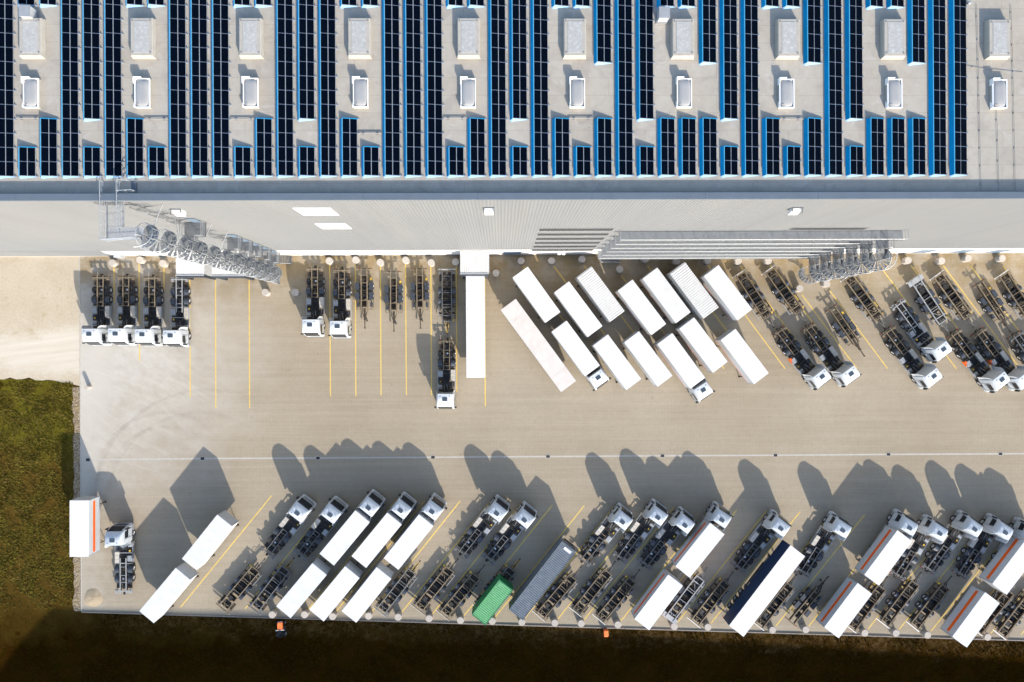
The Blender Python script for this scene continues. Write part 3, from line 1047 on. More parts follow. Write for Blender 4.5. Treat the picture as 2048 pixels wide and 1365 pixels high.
# right stair with its balconies
a0_ = P(1617, 551, 1.5)
SRX, SRY = a0_.x, a0_.y
RT = spiral(SRX, SRY, 6, 'lower galvanised spiral staircase at the right end of the long escape balconies', PI / 2, 1, 1.25)
BXL = P(1196, 519, lvl(0)).x
BXR = SRX + .6
BD = 1.15
for k in range(6):
    z = lvl(k)
    xr = BXR if k < 5 else P(1812, 484, z + .6).x
    t = thing('escape_balcony', ['lowest', 'second lowest', 'third from the bottom', 'third from the top', 'second highest', 'topmost'][k] + ' of the six long steel escape balconies on the facade', 'balcony', (BXL, YW, z), 0, 'escape balconies on the facade')
    L = xr - BXL
    f = MB()
    nb = int(L / .6)
    for i in range(nb):
        f.box(i * L / nb, (i + 1) * L / nb - .012, -BD, -.06, -.045, 0)
    f.obj('floor_grating', M['midgalv'], t)
    MB().bar((0, -BD, -.08), (L, -BD, -.08), .07, .16).obj('edge_beam', M['midgalv'], t)
    nbk = int(L / 4)
    for i in range(nbk + 1):
        x = .1 + (L - .2) * i / nbk
        MB().bar((x, -.05, -.7), (x, -BD + .1, -.12), .07).bar((x, -.05, -.12), (x, -BD, -.12), .08).obj('bracket', M['darkgalv'], t)
    r = MB()
    gap = SRX - BXL
    if k < 5:
        rail_run(r, [(0, -.06, 0), (0, -BD, 0), (gap - .6, -BD, 0)], mids=(.5,), post=1.5)
        rail_run(r, [(L, -BD, 0), (L, -.06, 0)], mids=(.5,))
    else:
        rail_run(r, [(0, -.06, 0), (0, -BD, 0), (L, -BD, 0), (L, -.06, 0)], mids=(.5,), post=1.5)
    r.obj('railing', M['galv'], t)
    dk = MB()
    # landing out to the stair
    yst = SRY - YW
    i = 0
    l_ = MB()
    while -BD - .02 - i * .11 > yst + .1:
        y_ = -BD - .02 - i * .11
        l_.box(SRX + .05 - BXL - 1.0, SRX + .55 - BXL, y_ - .09, y_, -.04, 0)
        i += 1
    lo = l_.obj('landing', M['darkgalv'], t)
    r = MB()
    rail_run(r, [(SRX + .55 - BXL, -BD, 0), (SRX + .55 - BXL, yst + .2, 0)], mids=(.5,))
    rail_run(r, [(SRX - .95 - BXL, -BD, 0), (SRX - .95 - BXL, yst + .9, 0)], mids=(.5,))
    r.bar((SRX + .5 - BXL, -.05, -1.6), (SRX + .5 - BXL, yst + .3, -.1), .1).bar((SRX + .5 - BXL, -.05, -.12), (SRX - BXL, yst, -.12), .09)
    r.obj('railing', M['darkgalv'], lo)


def steps(px0, px1, py, label):
    a, b = P(px0, py, .6), P(px1, py, .6)
    L = b.x - a.x
    t = thing('steel_steps', label, 'steps', (a.x, YW, 0), 0, 'steel steps at the foot of the wall')
    s = MB()
    yo = YW - P(px0, py, .6).y
    y0_, y1_ = -yo, -.1
    k = int(L / .3)
    lp = int(k * .55)
    for i in range(k):
        z = 1.05 if i < lp else 1.05 - (i - lp + 1) * .17
        if z < .1:
            break
        for q in range(3):
            s.box(i * .3 + q * .095, i * .3 + q * .095 + .06, y0_, y1_, z - .04, z)
    s.obj('tread', M['darkgalv'], t)
    r = MB()
    rail_run(r, [(0, -.1, 1.05), (0, y0_, 1.05), (lp * .3, y0_, 1.05)], h=.95)
    r.cyl((lp * .3, y0_, 2.0), (min(k, lp + 6) * .3, y0_, 1.0), .03, n=6)
    r.obj('railing', M['galv'], t)
    for xx in (.1, lp * .3):
        MB().bar((xx, y0_ + .1, 0), (xx, y0_ + .1, 1.0), .08).obj('leg', M['galv'], t)


steps(545, 584, 528.5, 'short grated steel steps beside the foot of the tall spiral stair')
steps(1199, 1241, 526.5, 'short grated steel steps under the left end of the long balconies')

# ------------------------------------------------------------------ roof
DK = DECK
c1 = P(36.6, 340, DK + .05).x
c45 = P(1899.2, 340, DK + .05).x
PITCH = (c45 - c1) / 44
YS = P(1000, 351.8, DK + .05).y
MLEN = (P(1000, 13.2, DK + .05).y - YS) / 12
XH0, ZH0, XH1, ZH1 = .27, .31, 1.53, .08     # raised and low edge of the glass
TOPK = 17
mm = MB()
sl_ = Vector((XH1 - XH0, 0, ZH1 - ZH0))
un = sl_.normalized()
nn = Vector((-un.z, 0, un.x))
Lw = sl_.length
def quadbox(m, a, b, y0, y1, lo, hi):
    vs_ = []
    for h in (lo, hi):
        for (s_, y) in ((a, y0), (b, y0), (b, y1), (a, y1)):
            q = Vector((XH0, 0, ZH0)) + un * s_ + nn * h
            vs_.append((q.x, y, q.z))
    m.add(vs_, [(3, 2, 1, 0), (4, 5, 6, 7), (0, 1, 5, 4), (1, 2, 6, 5), (2, 3, 7, 6), (3, 0, 4, 7)])
mods = []
for j in range(2):
    m = MB()
    quadbox(m, .035 + j * (Lw / 2), Lw / 2 - .035 + j * (Lw / 2), .03, MLEN - .035, .02, .04)
    mods.append(m.mesh('solar_module', M['module']))
rack_cache = {}
def solar(col, k0, k1, label):
    t = thing('solar_rack', label, 'solar panels', (c1 + (col - 1) * PITCH, YS + k0 * MLEN, DK), 0, 'solar racks on the warehouse roof')
    n = k1 - k0
    L = n * MLEN
    if n not in rack_cache:
        fr_ = MB()
        quadbox(fr_, 0, Lw, 0, L, -.03, .012)
        for k in range(n + 1):       # ballast feet along the low edge
            fr_.box(XH1 + .02, XH1 + .13, k * MLEN - .06, k * MLEN + .06, 0, .10)
            fr_.box(XH1 - .1, XH1 + .2, k * MLEN - .02, k * MLEN + .02, .0, .05)
        d_ = MB()
        d_.add([(0, -.05, .03), (XH0 - .015, 0, ZH0 + .02), (XH0 - .015, L, ZH0 + .02), (0, L + .05, .03)], [(0, 1, 2, 3)])
        r_ = MB().bar((XH0 - .02, 0, ZH0 + .03), (XH0 - .02, L, ZH0 + .03), .06)
        for k in range(n * 2):
            r_.box(.02, .06, k * MLEN / 2 + .2, k * MLEN / 2 + .26, .03, .075)
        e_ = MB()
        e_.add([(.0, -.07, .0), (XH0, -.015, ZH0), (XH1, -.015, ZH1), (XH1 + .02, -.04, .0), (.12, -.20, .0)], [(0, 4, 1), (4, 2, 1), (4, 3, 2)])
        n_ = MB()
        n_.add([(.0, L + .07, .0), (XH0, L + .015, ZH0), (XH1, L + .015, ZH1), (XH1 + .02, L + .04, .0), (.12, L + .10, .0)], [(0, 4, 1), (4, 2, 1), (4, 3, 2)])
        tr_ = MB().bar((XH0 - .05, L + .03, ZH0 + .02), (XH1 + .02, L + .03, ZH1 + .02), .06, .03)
        rack_cache[n] = [('rack_frame', fr_.mesh('rack_frame', M['rack'])), ('wind_deflector', d_.mesh('wind_deflector', M['blue'], fix=False)), ('edge_rail', r_.mesh('edge_rail', M['litrail'])),
                         ('end_plate', e_.mesh('end_plate', M['bluesunlit'])), ('end_plate', n_.mesh('end_plate', M['blue'])), ('edge_rail', tr_.mesh('edge_rail', M['blue']))]
    for nm, me in rack_cache[n]:
        o = bpy.data.objects.new(nm, me)
        o.parent = t
        COL.objects.link(o)
    for k in range(n):
        for me in mods:
            o = bpy.data.objects.new('solar_module', me)
            o.location = (0, k * MLEN, 0)
            o.parent = t
            COL.objects.link(o)


FULL = {0, 3, 5, 8, 9, 10, 13, 15, 18, 19, 20, 23, 25, 29, 35, 39, 44, 45}
SHORT = {1, 4, 7, 11, 14, 17, 21, 24, 27, 30, 34, 37, 40}
MID = {2, 6, 12, 16, 22, 26, 28, 31, 32, 33, 36, 38, 41, 42, 43}
UP815 = {4, 14, 24, 30, 34, 40}
UP430 = {28, 33, 38, 43}
TOPS = {1, 2, 6, 7, 11, 12, 16, 17, 21, 22, 26, 27, 31, 32, 36, 37, 41, 42}
nb_ = lambda i: nth(i) + ' column from the left'
for c in range(46):
    nb = nb_(c)
    if c in FULL:
        solar(c, 0, TOPK, 'full length solar rack in the %s' % nb)
    if c in SHORT:
        solar(c, 0, 2, 'two panel long solar rack at the roof edge in the %s' % nb)
    if c in MID:
        solar(c, 0, 4, 'four panel long solar rack at the roof edge in the %s' % nb)
    if c in UP815:
        solar(c, 4, TOPK, 'solar rack ending above a gap in the %s' % nb)
    if c in UP430:
        solar(c, 8, TOPK, 'solar rack ending between hood and skylight in the %s' % nb)
    if c in TOPS:
        solar(c, 12, TOPK, 'solar rack stub at the top of the photo in the %s' % nb)

# smoke hoods and skylights
def hood_box():
    a = MB().box(-1.02, 1.02, -1.72, 1.72, 0, .22)
    b = MB()
    rr_ = lambda hx, hy, z: [(-hx, -hy, z), (hx, -hy, z), (hx, hy, z), (-hx, hy, z)]
    b.loft([rr_(.98, 1.68, .22), rr_(.95, 1.65, .55), rr_(.90, 1.60, .58)])
    c = MB().box(-.62, .62, -1.38, 1.38, .581, .605)
    ps = [Part('curb', a.mesh('curb', M['curb'], bevel=.02)), Part('hood', b.mesh('hood', M['curb']), kids=[Part('top_panel', c.mesh('top_panel', M['hatchbox']))])]
    bl = MB().cyl((0, 0, .58), (0, 0, .63), .06, n=10).mesh('bolt', M['wire'])
    for sx_ in (-.76, .76):
        for sy_ in (-1.38, 1.38):
            ps.append(Part('bolt', bl, (sx_, sy_, 0)))
    return ps


def dome_light():
    a = MB().box(-.66, .66, -1.28, 1.28, 0, .30)
    fr_ = MB()
    for q in ((-.66, .66, -1.28, -1.20), (-.66, .66, 1.20, 1.28), (-.66, -.58, -1.20, 1.20), (.58, .66, -1.20, 1.20)):
        fr_.box(*q, .302, .40)
    d = MB()
    rings = []
    for (sx_, sy_, z) in ((.56, 1.18, .36), (.52, 1.12, .41), (.40, .95, .46), (.2, .6, .48)):
        ring = []
        for i in range(24):
            t_ = 2 * PI * i / 24
            c, s = math.cos(t_), math.sin(t_)
            ring.append((sx_ * math.copysign(abs(c) ** .45, c), sy_ * math.copysign(abs(s) ** .45, s), z))
        rings.append(ring)
    d.loft(rings, cap0=False)
    # wind deflector plates
    w1 = MB().box(-.70, -.05, 1.33, 1.35, .05, .58).box(-.70, -.68, .80, 1.33, .05, .58)
    w2 = MB()
    w2.add([(-.70, -1.25, .1), (-.70, -.6, .1), (-.70, -.95, .44), (-.70, -1.25, .50), (-.67, -1.25, .1), (-.67, -.6, .1), (-.67, -.95, .44), (-.67, -1.25, .50)],
           [(0, 1, 2, 3), (7, 6, 5, 4), (0, 4, 5, 1), (1, 5, 6, 2), (2, 6, 7, 3), (3, 7, 4, 0)])
    br = MB().bar((-.62, -1.1, .42), (-.2, -1.13, .56), .03)
    return [Part('curb', a.mesh('curb', M['curb'], bevel=.02)), Part('frame', fr_.mesh('frame', M['white'])), Part('dome', d.mesh('dome', M['dome'], smooth=True)),
            Part('wind_deflector', w1.mesh('wind_deflector', M['white'])), Part('wind_deflector', w2.mesh('wind_deflector', M['white'])), Part('opener_arm', br.mesh('opener_arm', M['wire']))]


hbp, dlp = hood_box(), dome_light()
HX = [60, 283, 500, 718, 937, 1150, 1367, 1578, 1790, 2000]
HY = [74, 74, 74, 74, 74, 74.5, 75, 75.5, 75.5, 76.5]
DX = [60, 283, 500, 720, 935.5, 1154, 1368, 1573, 1789, 1999]
DY = [186, 186, 185.5, 185.5, 186, 186, 186, 187, 187, 188]
for i in range(10):
    p = P(HX[i], HY[i], DK + .58)
    place('smoke_hood', hbp, 'large pale box hood on the warehouse roof, %s from the left' % nth(i), 'roof hood', (p.x, p.y, DK), 0, 'smoke hoods on the roof')
    p = P(DX[i] + 1, DY[i], DK + .4)
    place('dome_skylight', dlp, 'small white framed dome skylight on the roof, %s from the left' % nth(i), 'skylight', (p.x, p.y, DK), 0, 'dome skylights on the roof')
for px, py, lb in ((49, 22, 'grey metal vent box against the roof hood at the far left'), (1329, 25, 'grey metal vent box against a roof hood near the middle')):
    p = P(px, py, DK + 1.0)
    t = thing('vent_box', lb, 'vent box', (p.x, p.y, DK), 0, 'vent boxes on the roof')
    MB().box(-.44, .44, -.46, .46, .12, .98).obj('casing', M['alu'], t, bevel=.02)
    MB().box(-.48, .48, -.50, .50, .985, 1.03).obj('lid', M['tank'], t, bevel=.01)
    MB().box(-.55, .55, -.55, .55, 0, .115).obj('base', M['wire'], t)
# conduits between racks
for i, (pa, pb, py) in enumerate(((32, 79, 237), (289, 337, 238), (462, 511, 238), (717, 764, 267), (887, 934, 236.5), (1138, 1187, 236.5), (1560, 1607, 238))):
    a, b = P(pa, py, DK + .12), P(pb, py, DK + .12)
    t = thing('roof_conduit', 'pale cable conduit crossing a gap between solar racks, %s from the left' % nth(i), 'conduit', (a.x, a.y, DK), 0, 'cable conduits on the roof')
    MB().cyl((0, 0, .12), (b.x - a.x, 0, .12), .045, n=10).obj('pipe', M['pipe'], t, smooth=True)
    for q in (.2, .8):
        MB().box((b.x - a.x) * q - .08, (b.x - a.x) * q + .08, -.14, .14, 0, .07).obj('support_block', M['wire'], t)
# lightning wires on the right
def wire(pts, label):
    q = [P(x, y, DK + .08) for x, y in pts]
    o = q[0].copy()
    o.z = DK
    t = thing('lightning_wire', label, 'lightning wire', o, 0, 'lightning protection wires on the roof')
    MB().tube([p - o for p in q], .018, 5).obj('wire', M['wire'], t)
    for a, b in zip(q, q[1:]):
        k = max(1, int((b - a).length / 1.4))
        for i in range(k):
            c = a.lerp(b, (i + .5) / k) - o
            MB().box(c.x - .05, c.x + .05, c.y - .05, c.y + .05, 0, .07).obj('wire_holder', M['concrete'], t)
wire([(1953, 8), (1955, 60), (1957, 140), (1962, 385)], 'thin lightning wire running straight down the roof just beyond the last solar rack')
wire([(1993, 221), (1995, 262), (1998, 384)], 'thin lightning wire running from the last dome skylight to the roof edge')
wire([(2022, 10), (2026, 140), (2031, 384)], 'thin lightning wire running down the roof at the far right')
wire([(1928, 132), (1963, 138), (2048, 147)], 'thin lightning wire crossing the roof sideways at the far right')
p = P(1940, 5, DK + .4)
t = thing('roof_pipe', 'dark capped vent pipe on the roof beside the last solar rack', 'vent pipe', (p.x, p.y, DK))
MB().cyl((0, 0, 0), (0, 0, .38), .11, n=16).obj('pipe', M['wire'], t, smooth=True)
MB().cyl((0, 0, .385), (0, 0, .46), .17, .10, n=16).obj('cap', M['tank'], t, smooth=True)
MB().cyl((0, 0, .002), (0, 0, .05), .26, n=20).obj('flange', M['curb'], t, smooth=True)


# ------------------------------------------------------------------ vehicles
def wheel_parts(r, wd, n=22):
    """a wheel lying along y, tyre with its rim"""
    def ring(rad__, y):
        return [(rad__ * math.cos(2 * PI * i / n), y, rad__ * math.sin(2 * PI * i / n)) for i in range(n)]
    t_ = MB().loft([ring(r * .55, -wd / 2), ring(r * .93, -wd / 2), ring(r, -wd / 2 + .06), ring(r, wd / 2 - .06), ring(r * .93, wd / 2), ring(r * .55, wd / 2)], False, False)
    d = MB().loft([ring(r * .15, -wd / 2 - .03), ring(r * .18, -wd / 2 + .02), ring(r * .5, -wd / 2 + .07), ring(r * .56, -wd / 2 + .03),
                   ring(r * .56, wd / 2 - .03), ring(r * .5, wd / 2 - .07), ring(r * .18, wd / 2 - .02), ring(r * .15, wd / 2 + .03)])
    return t_.mesh('tyre', M['rubber'], smooth=True), d.mesh('rim', M['rim'], smooth=True)


W_BIG = wheel_parts(.52, .34)
W_DUAL = wheel_parts(.52, .62)
W_TRL = wheel_parts(.47, .50)


def wheel(kind, x, y, r):
    return Part('wheel', kind[0], (x, y, r), kids=[Part('rim', kind[1])])


def rrect(x0, x1, hw, z, rc, nseg=4, rr_=None):
    """rounded rectangle ring in the plane z"""
    pts = []
    rr_ = rc if rr_ is None else rr_
    for (cx, cy, a0, rq) in ((x1 - rc, hw - rc, 0, rc), (x0 + rr_, hw - rr_, 90, rr_), (x0 + rr_, -hw + rr_, 180, rr_), (x1 - rc, -hw + rc, 270, rc)):
        for i in range(nseg + 1):
            a = rad(a0 + 90 * i / nseg)
            pts.append((cx + rq * math.cos(a), cy + rq * math.sin(a), z))
    return pts


def lerp_tab(tab, z):
    for a, b in zip(tab, tab[1:]):
        if a[0] <= z <= b[0]:
            f = (z - a[0]) / (b[0] - a[0])
            return tuple(p + (q - p) * f for p, q in zip(a[1:], b[1:]))
    return tab[-1][1:]


CAB = [(.95, 4.93, 1.24), (1.6, 4.95, 1.25), (1.95, 4.92, 1.25), (3.0, 4.62, 1.23), (3.35, 4.42, 1.17), (3.62, 4.05, 1.08), (3.78, 3.55, .96)]
CABR = 2.62


def cab_parts(style):
    b = MB()
    rings = []
    for z, xf, hw in CAB:
        rings.append(rrect(CABR + (.06 if z > 3.4 else 0), xf, hw, z, .22 if z < 3.5 else .35, rr_=.06))
    b.loft(rings)
    body = b.mesh('cab', M['cab'], smooth=True)
    kids = []

    def front_patch(z0, z1, hwf, off, m=10):
        q = MB()
        vs_, fs = [], []
        nz = 3
        for i in range(nz + 1):
            z = z0 + (z1 - z0) * i / nz
            xf, hw = lerp_tab(CAB, z)
            for j in range(m + 1):
                y = -hw * hwf + 2 * hw * hwf * j / m
                e = max(0, abs(y) - (hw - .22))
                x = xf - .22 + math.sqrt(max(0, .22 ** 2 - e * e)) + off
                vs_.append((x, y, z))
        for i in range(nz):
            for j in range(m):
                a = i * (m + 1) + j
                fs.append((a, a + 1, a + m + 2, a + m + 1))
        return q.add(vs_, fs)
    kids.append(Part('windscreen', front_patch(1.98, 3.02, .93, .012).mesh('windscreen', M['glass'], smooth=True)))
    kids.append(Part('sun_visor', front_patch(3.05, 3.25, .86, .05).mesh('sun_visor', M['black'], smooth=True)))
    g = front_patch(1.02, 1.85, .72, .012)
    kids.append(Part('grille', g.mesh('grille', M['guard'] if style else M['tank'], smooth=True)))
    for s in (-1, 1):
        q = MB()
        q.add([(3.35, s * 1.262, 2.0), (4.45, s * 1.262, 1.98), (4.30, s * 1.250, 2.85), (3.40, s * 1.250, 2.88)], [(0, 1, 2, 3)])
        kids.append(Part('side_window', q.mesh('side_window', M['glass'])))
        q = MB()
        for (a, b_) in (((3.28, 1.262, 1.0), (3.28, 1.252, 2.95)), ((4.52, 1.262, 1.0), (4.50, 1.255, 1.95)), ((3.28, 1.262, 1.0), (4.52, 1.262, 1.0))):
            q.bar((a[0], s * a[1], a[2]), (b_[0], s * b_[1], b_[2]), .02)
        q.box(3.36, 3.5, s * 1.27 - .02, s * 1.27 + .02, 1.75, 1.80)
        kids.append(Part('door', q.mesh('door', M['black'])))
        q = MB().box(4.55, 4.72, s * 1.42 - .13, s * 1.42 + .13, 1.95, 2.75)
        q.bar((4.6, s * 1.2, 2.70), (4.62, s * 1.42, 2.70), .05).bar((4.6, s * 1.22, 2.0), (4.62, s * 1.42, 2.0), .05)
        kids.append(Part('mirror', q.mesh('mirror', M['black'], bevel=.02)))
        q = MB().box(4.80, 4.99, s * .95 - .22, s * .95 + .22, .72, .98)
        kids.append(Part('headlight', q.mesh('headlight', M['lamp'], bevel=.02)))
        # rear air deflector fin flaring behind the cab
        q = MB()
        q.add([(2.66, s * 1.22, 1.2), (2.16, s * 1.27, 1.2), (2.18, s * 1.25, 3.1), (2.34, s * 1.16, 3.5), (2.66, s * 1.05, 3.68),
               (2.66, s * 1.18, 1.2), (2.16, s * 1.23, 1.2), (2.18, s * 1.21, 3.1), (2.34, s * 1.12, 3.48), (2.66, s * 1.01, 3.66)],
              [(0, 1, 2, 3, 4), (9, 8, 7, 6, 5), (0, 5, 6, 1), (1, 6, 7, 2), (2, 7, 8, 3), (3, 8, 9, 4), (4, 9, 5, 0)])
        kids.append(Part('air_deflector', q.mesh('air_deflector', M['cab'])))
        q = MB().box(3.95, 4.55, s * 1.1 - .16, s * 1.1 + .14, .35, .93)
        kids.append(Part('step', q.mesh('step', M['tank'], bevel=.03)))
    q = MB()
    q.loft([rrect(3.12, 3.66, .36, 3.781, .07), rrect(3.14, 3.64, .34, 3.83, .07)])
    kids.append(Part('roof_hatch', q.mesh('roof_hatch', M['hatch'], smooth=True)))
    q = MB()
    q.loft([rrect(4.3, 5.0, 1.24, .38, .25), rrect(4.3, 5.03, 1.25, .55, .25), rrect(4.3, 5.03, 1.25, .94, .25)])
    kids.append(Part('bumper', q.mesh('bumper', M['tank'] if style else M['cab'], smooth=True)))
    q = MB()
    for s in (-1, 1):
        q.bar((3.0, s * .55, 3.80), (3.0, s * .75, 3.80), .05).bar((3.85, s * .5, 3.72), (3.85, s * .62, 3.72), .05)
    kids.append(Part('roof_lamp', q.mesh('roof_lamp', M['wire'])))
    wr = MB()
    for (a, b_) in (((3.0, 1.255), (3.2, 1.255)),):
        pass
    return Part('cab', body, kids=kids)


def half_guard(x, y, r, wd, z):
    m = MB()
    n = 10
    out, inn = [], []
    for i in range(n + 1):
        a = PI * i / n
        out.append((x + r * math.cos(a), z + r * math.sin(a)))
    vs_, fs = [], []
    for (q, zz) in out:
        vs_ += [(q, y - wd / 2, zz), (q, y + wd / 2, zz)]
    fs = [(2 * i, 2 * i + 1, 2 * i + 3, 2 * i + 2) for i in range(n)]
    return m.add(vs_, fs)


def truck_parts(fc, style=0, seed=0):
    rr_ = random.Random(seed)
    F = M[fc]
    D = M['black']
    ps = [cab_parts(style)]
    m = MB()
    for s in (-1, 1):
        m.box(-4.5, 4.4, s * .42 - .04, s * .42 + .04, .68, .93)
    for x in (-4.0, -1.0, 1.0, 2.2):
        m.box(x - .06, x + .06, -.38, .38, .72, .90)
    ps.append(Part('chassis_frame', m.mesh('chassis_frame', D)))
    m = MB()
    for s in (-1, 1):
        m.box(-4.95, -.55 if style == 0 else .1, s * .41 - .048, s * .41 + .048, 1.0, 1.13)
    for x in (-3.35, -2.35, -1.15, -.6):
        m.box(x - .03, x + .03, -.361, .361, 1.02, 1.10)
    m.box(-4.64, -4.52, -1.15, 1.15, 1.004, 1.124)
    ps.append(Part('carrier_frame', m.mesh('carrier_frame', F)))
    for (x0, x1, yw) in ((.78, .86, 1.18), (1.95, 2.02, 1.18), (-.72, -.66, 1.15)):
        ps.append(Part('cross_bar', MB().box(x0, x1, -yw, yw, .94, .998).mesh('cross_bar', F if style else M['darkbrown'])))
    for s in (-1, 1):
        ps.append(Part('corner_plate', MB().box(-4.92, -4.72, s * .95 - .2, s * .95 + .2, .86, 1.0).box(-4.46, -4.30, s * 1.0 - .18, s * 1.0 + .16, .8, 1.0).mesh('corner_plate', F)))
        ps.append(Part('tail_light', MB().box(-4.97, -4.90, s * .95 - .07, s * .95 + .07, .62, .72).mesh('tail_light', M['red'])))
    # axles, springs, air bags
    for x, q in ((-2.9, .10), (-1.55, .12), (3.45, .07)):
        ps.append(Part('axle', MB().cyl((x, -1.0, .52), (x, 1.0, .52), q, n=10).mesh('axle', D)))
    for (x0, x1, z) in ((-4.4, -3.6, .60), (-3.3, -2.55, .66), (-2.2, -1.9, .55), (-1.2, -.1, .62), (0, 1.1, .60), (2.55, 3.3, .70)):  # black plates added to stand in for shade between the rails
        ps.append(Part('shade_plate', MB().box(x0, x1, -.375, .375, z - .05, z).mesh('shade_plate', M['black'])))
    for s in (-1, 1):
        for (x0, x1, y0, y1, z) in ((-4.25, -3.55, .48, 1.1, .72), (-2.3, -2.1, .5, 1.1, .80), (-.9, -.68, .5, 1.15, .82), (1.15, 1.6, .48, .6, .80), (2.2, 2.55, .5, 1.15, .86)):
            ps.append(Part('bracket_plate', MB().box(x0, x1, s * (y0 + y1) / 2 - (y1 - y0) / 2, s * (y0 + y1) / 2 + (y1 - y0) / 2, z - .06, z).mesh('bracket_plate', M['darkbrown'])))
    for x in (-3.45, -2.35, -.95):
        for s in (-1, 1):
            ps.append(Part('air_spring', MB().cyl((x, s * .62, .55), (x, s * .62, .92), .15, n=12).mesh('air_spring', M['guard'], smooth=True)))
    ps.append(Part('differential', MB().cyl((-1.55, 0, .42), (-1.55, 0, .85), .25, .15, n=14).mesh('differential', M['darkbrown'], smooth=True)))
    ps.append(Part('brake_pot', MB().cyl((-2.9, .12, .6), (-2.9, .12, .86), .14, n=12).mesh('brake_pot', M['alu'], smooth=True)))
    ps.append(Part('gearbox', MB().box(1.2, 2.5, -.33, .33, .45, .90).cyl((0.2, 0, .62), (1.2, 0, .62), .09, n=8).mesh('gearbox', M['black'], bevel=.02)))
    # side boxes
    ps.append(Part('fuel_tank', MB().box(-.40, .42, -1.2, -.55, .42, 1.02).mesh('fuel_tank', M['tank'], bevel=.06)))
    bb = MB().box(-.62, .98, .58, 1.22, .40, .97)
    bx = Part('battery_box', bb.mesh('battery_box', M['tank'], bevel=.03))
    for k in range(3):
        x = -.58 + k * .52
        bx.kids.append(Part('lid', MB().box(x, x + .49, .60, 1.2, .972, 1.01).mesh('lid', M['battery'], bevel=.012)))
    ps.append(bx)
    ps.append(Part('wheel_chock', MB().prism([(.98, -.98), (1.20, -.98), (1.20, -.76), (.98, -.76)], .82, .98).mesh('wheel_chock', M['yellow'], bevel=.04)))
    ps.append(Part('exhaust', MB().box(.55, 1.45, -1.2, -.55, .38, .80).mesh('exhaust', M['black'], bevel=.04)))
    ps.append(Part('toolbox', MB().box(1.62, 2.12, -1.2, -.62, .42, .93).mesh('toolbox', M['tank'], bevel=.03)))
    for k in range(2):
        ps.append(Part('air_tank', MB().cyl((1.1 + k * .02, .66 + k * .32, .62), (1.85, .66 + k * .32, .62), .14, n=14).mesh('air_tank', M['guard'], smooth=True)))
    for s in (-1, 1):
        m = MB()
        for z in (.5, .78):
            m.box(-.6, 2.4, s * 1.255 - .015, s * 1.255 + .015, z, z + .09)
        m.box(.3, .36, s * 1.235 - .005, s * 1.235 + .005, .5, .87).box(1.9, 1.96, s * 1.235 - .005, s * 1.235 + .005, .5, .87)
        ps.append(Part('side_guard', m.mesh('side_guard', M['alu'])))
    m = MB()
    pts = [(2.3, .25, 1.0), (2.1, .2, 1.25), (1.7, .1, 1.05), (1.4, .0, .95)]
    m.tube(pts, .03, 6).tube([(2.45, -.2, 1.2), (2.2, -.25, 1.0), (1.6, -.3, .97)], .025, 6)
    ps.append(Part('hose', m.mesh('hose', M['wire'])))
    ps.append(Part('tow_coupling', MB().box(-5.15, -4.85, -.18, .18, .5, .72).cyl((-5.12, 0, .72), (-5.12, 0, .85), .07, n=8).mesh('tow_coupling', M['darkbrown'])))
    m = MB().box(-4.9, -4.8, -1.1, 1.1, .42, .55)
    ps.append(Part('rear_bumper', m.mesh('rear_bumper', M['darkbrown'] if style == 0 else M['whiteframe'])))
    # mudguards
    for s in (-1, 1):
        ps.append(Part('mudguard', half_guard(-1.55, s * .93, .60, .64, .52).mesh('mudguard', M['guard'], smooth=True, fix=False)))
        if style:
            ps.append(Part('mudguard', half_guard(-2.9, s * .93, .60, .56, .52).mesh('mudguard', M['guard'], smooth=True, fix=False)))
        ps.append(wheel(W_DUAL, -1.55, s * .93, .52))
        ps.append(wheel(W_BIG, -2.9, s * 1.03, .52))
        ps.append(wheel(W_BIG, 3.45, s * 1.06, .52))
    return ps


TRUCK = {}
for k, (fc, stl) in enumerate((('tan', 0), ('grey', 0), ('whiteframe', 1))):
    TRUCK[fc] = truck_parts(fc, stl, k)
# frame-less dark chassis as under a loaded box
def put_truck(hatch, rear, label, fc='tan', angle=None):
    a, b = P(*hatch, 3.82), P(*rear, 1.1) if rear else None
    if angle is None:
        d = a - b
        ang = math.atan2(d.y, d.x)
    else:
        ang = angle
    loc = Vector((a.x, a.y, 0)) - Vector((math.cos(ang), math.sin(ang), 0)) * 3.39
    t = place('cab_truck', TRUCK[fc], label, 'truck', loc, ang, 'lorries parked in the yard')
    return loc, ang, t


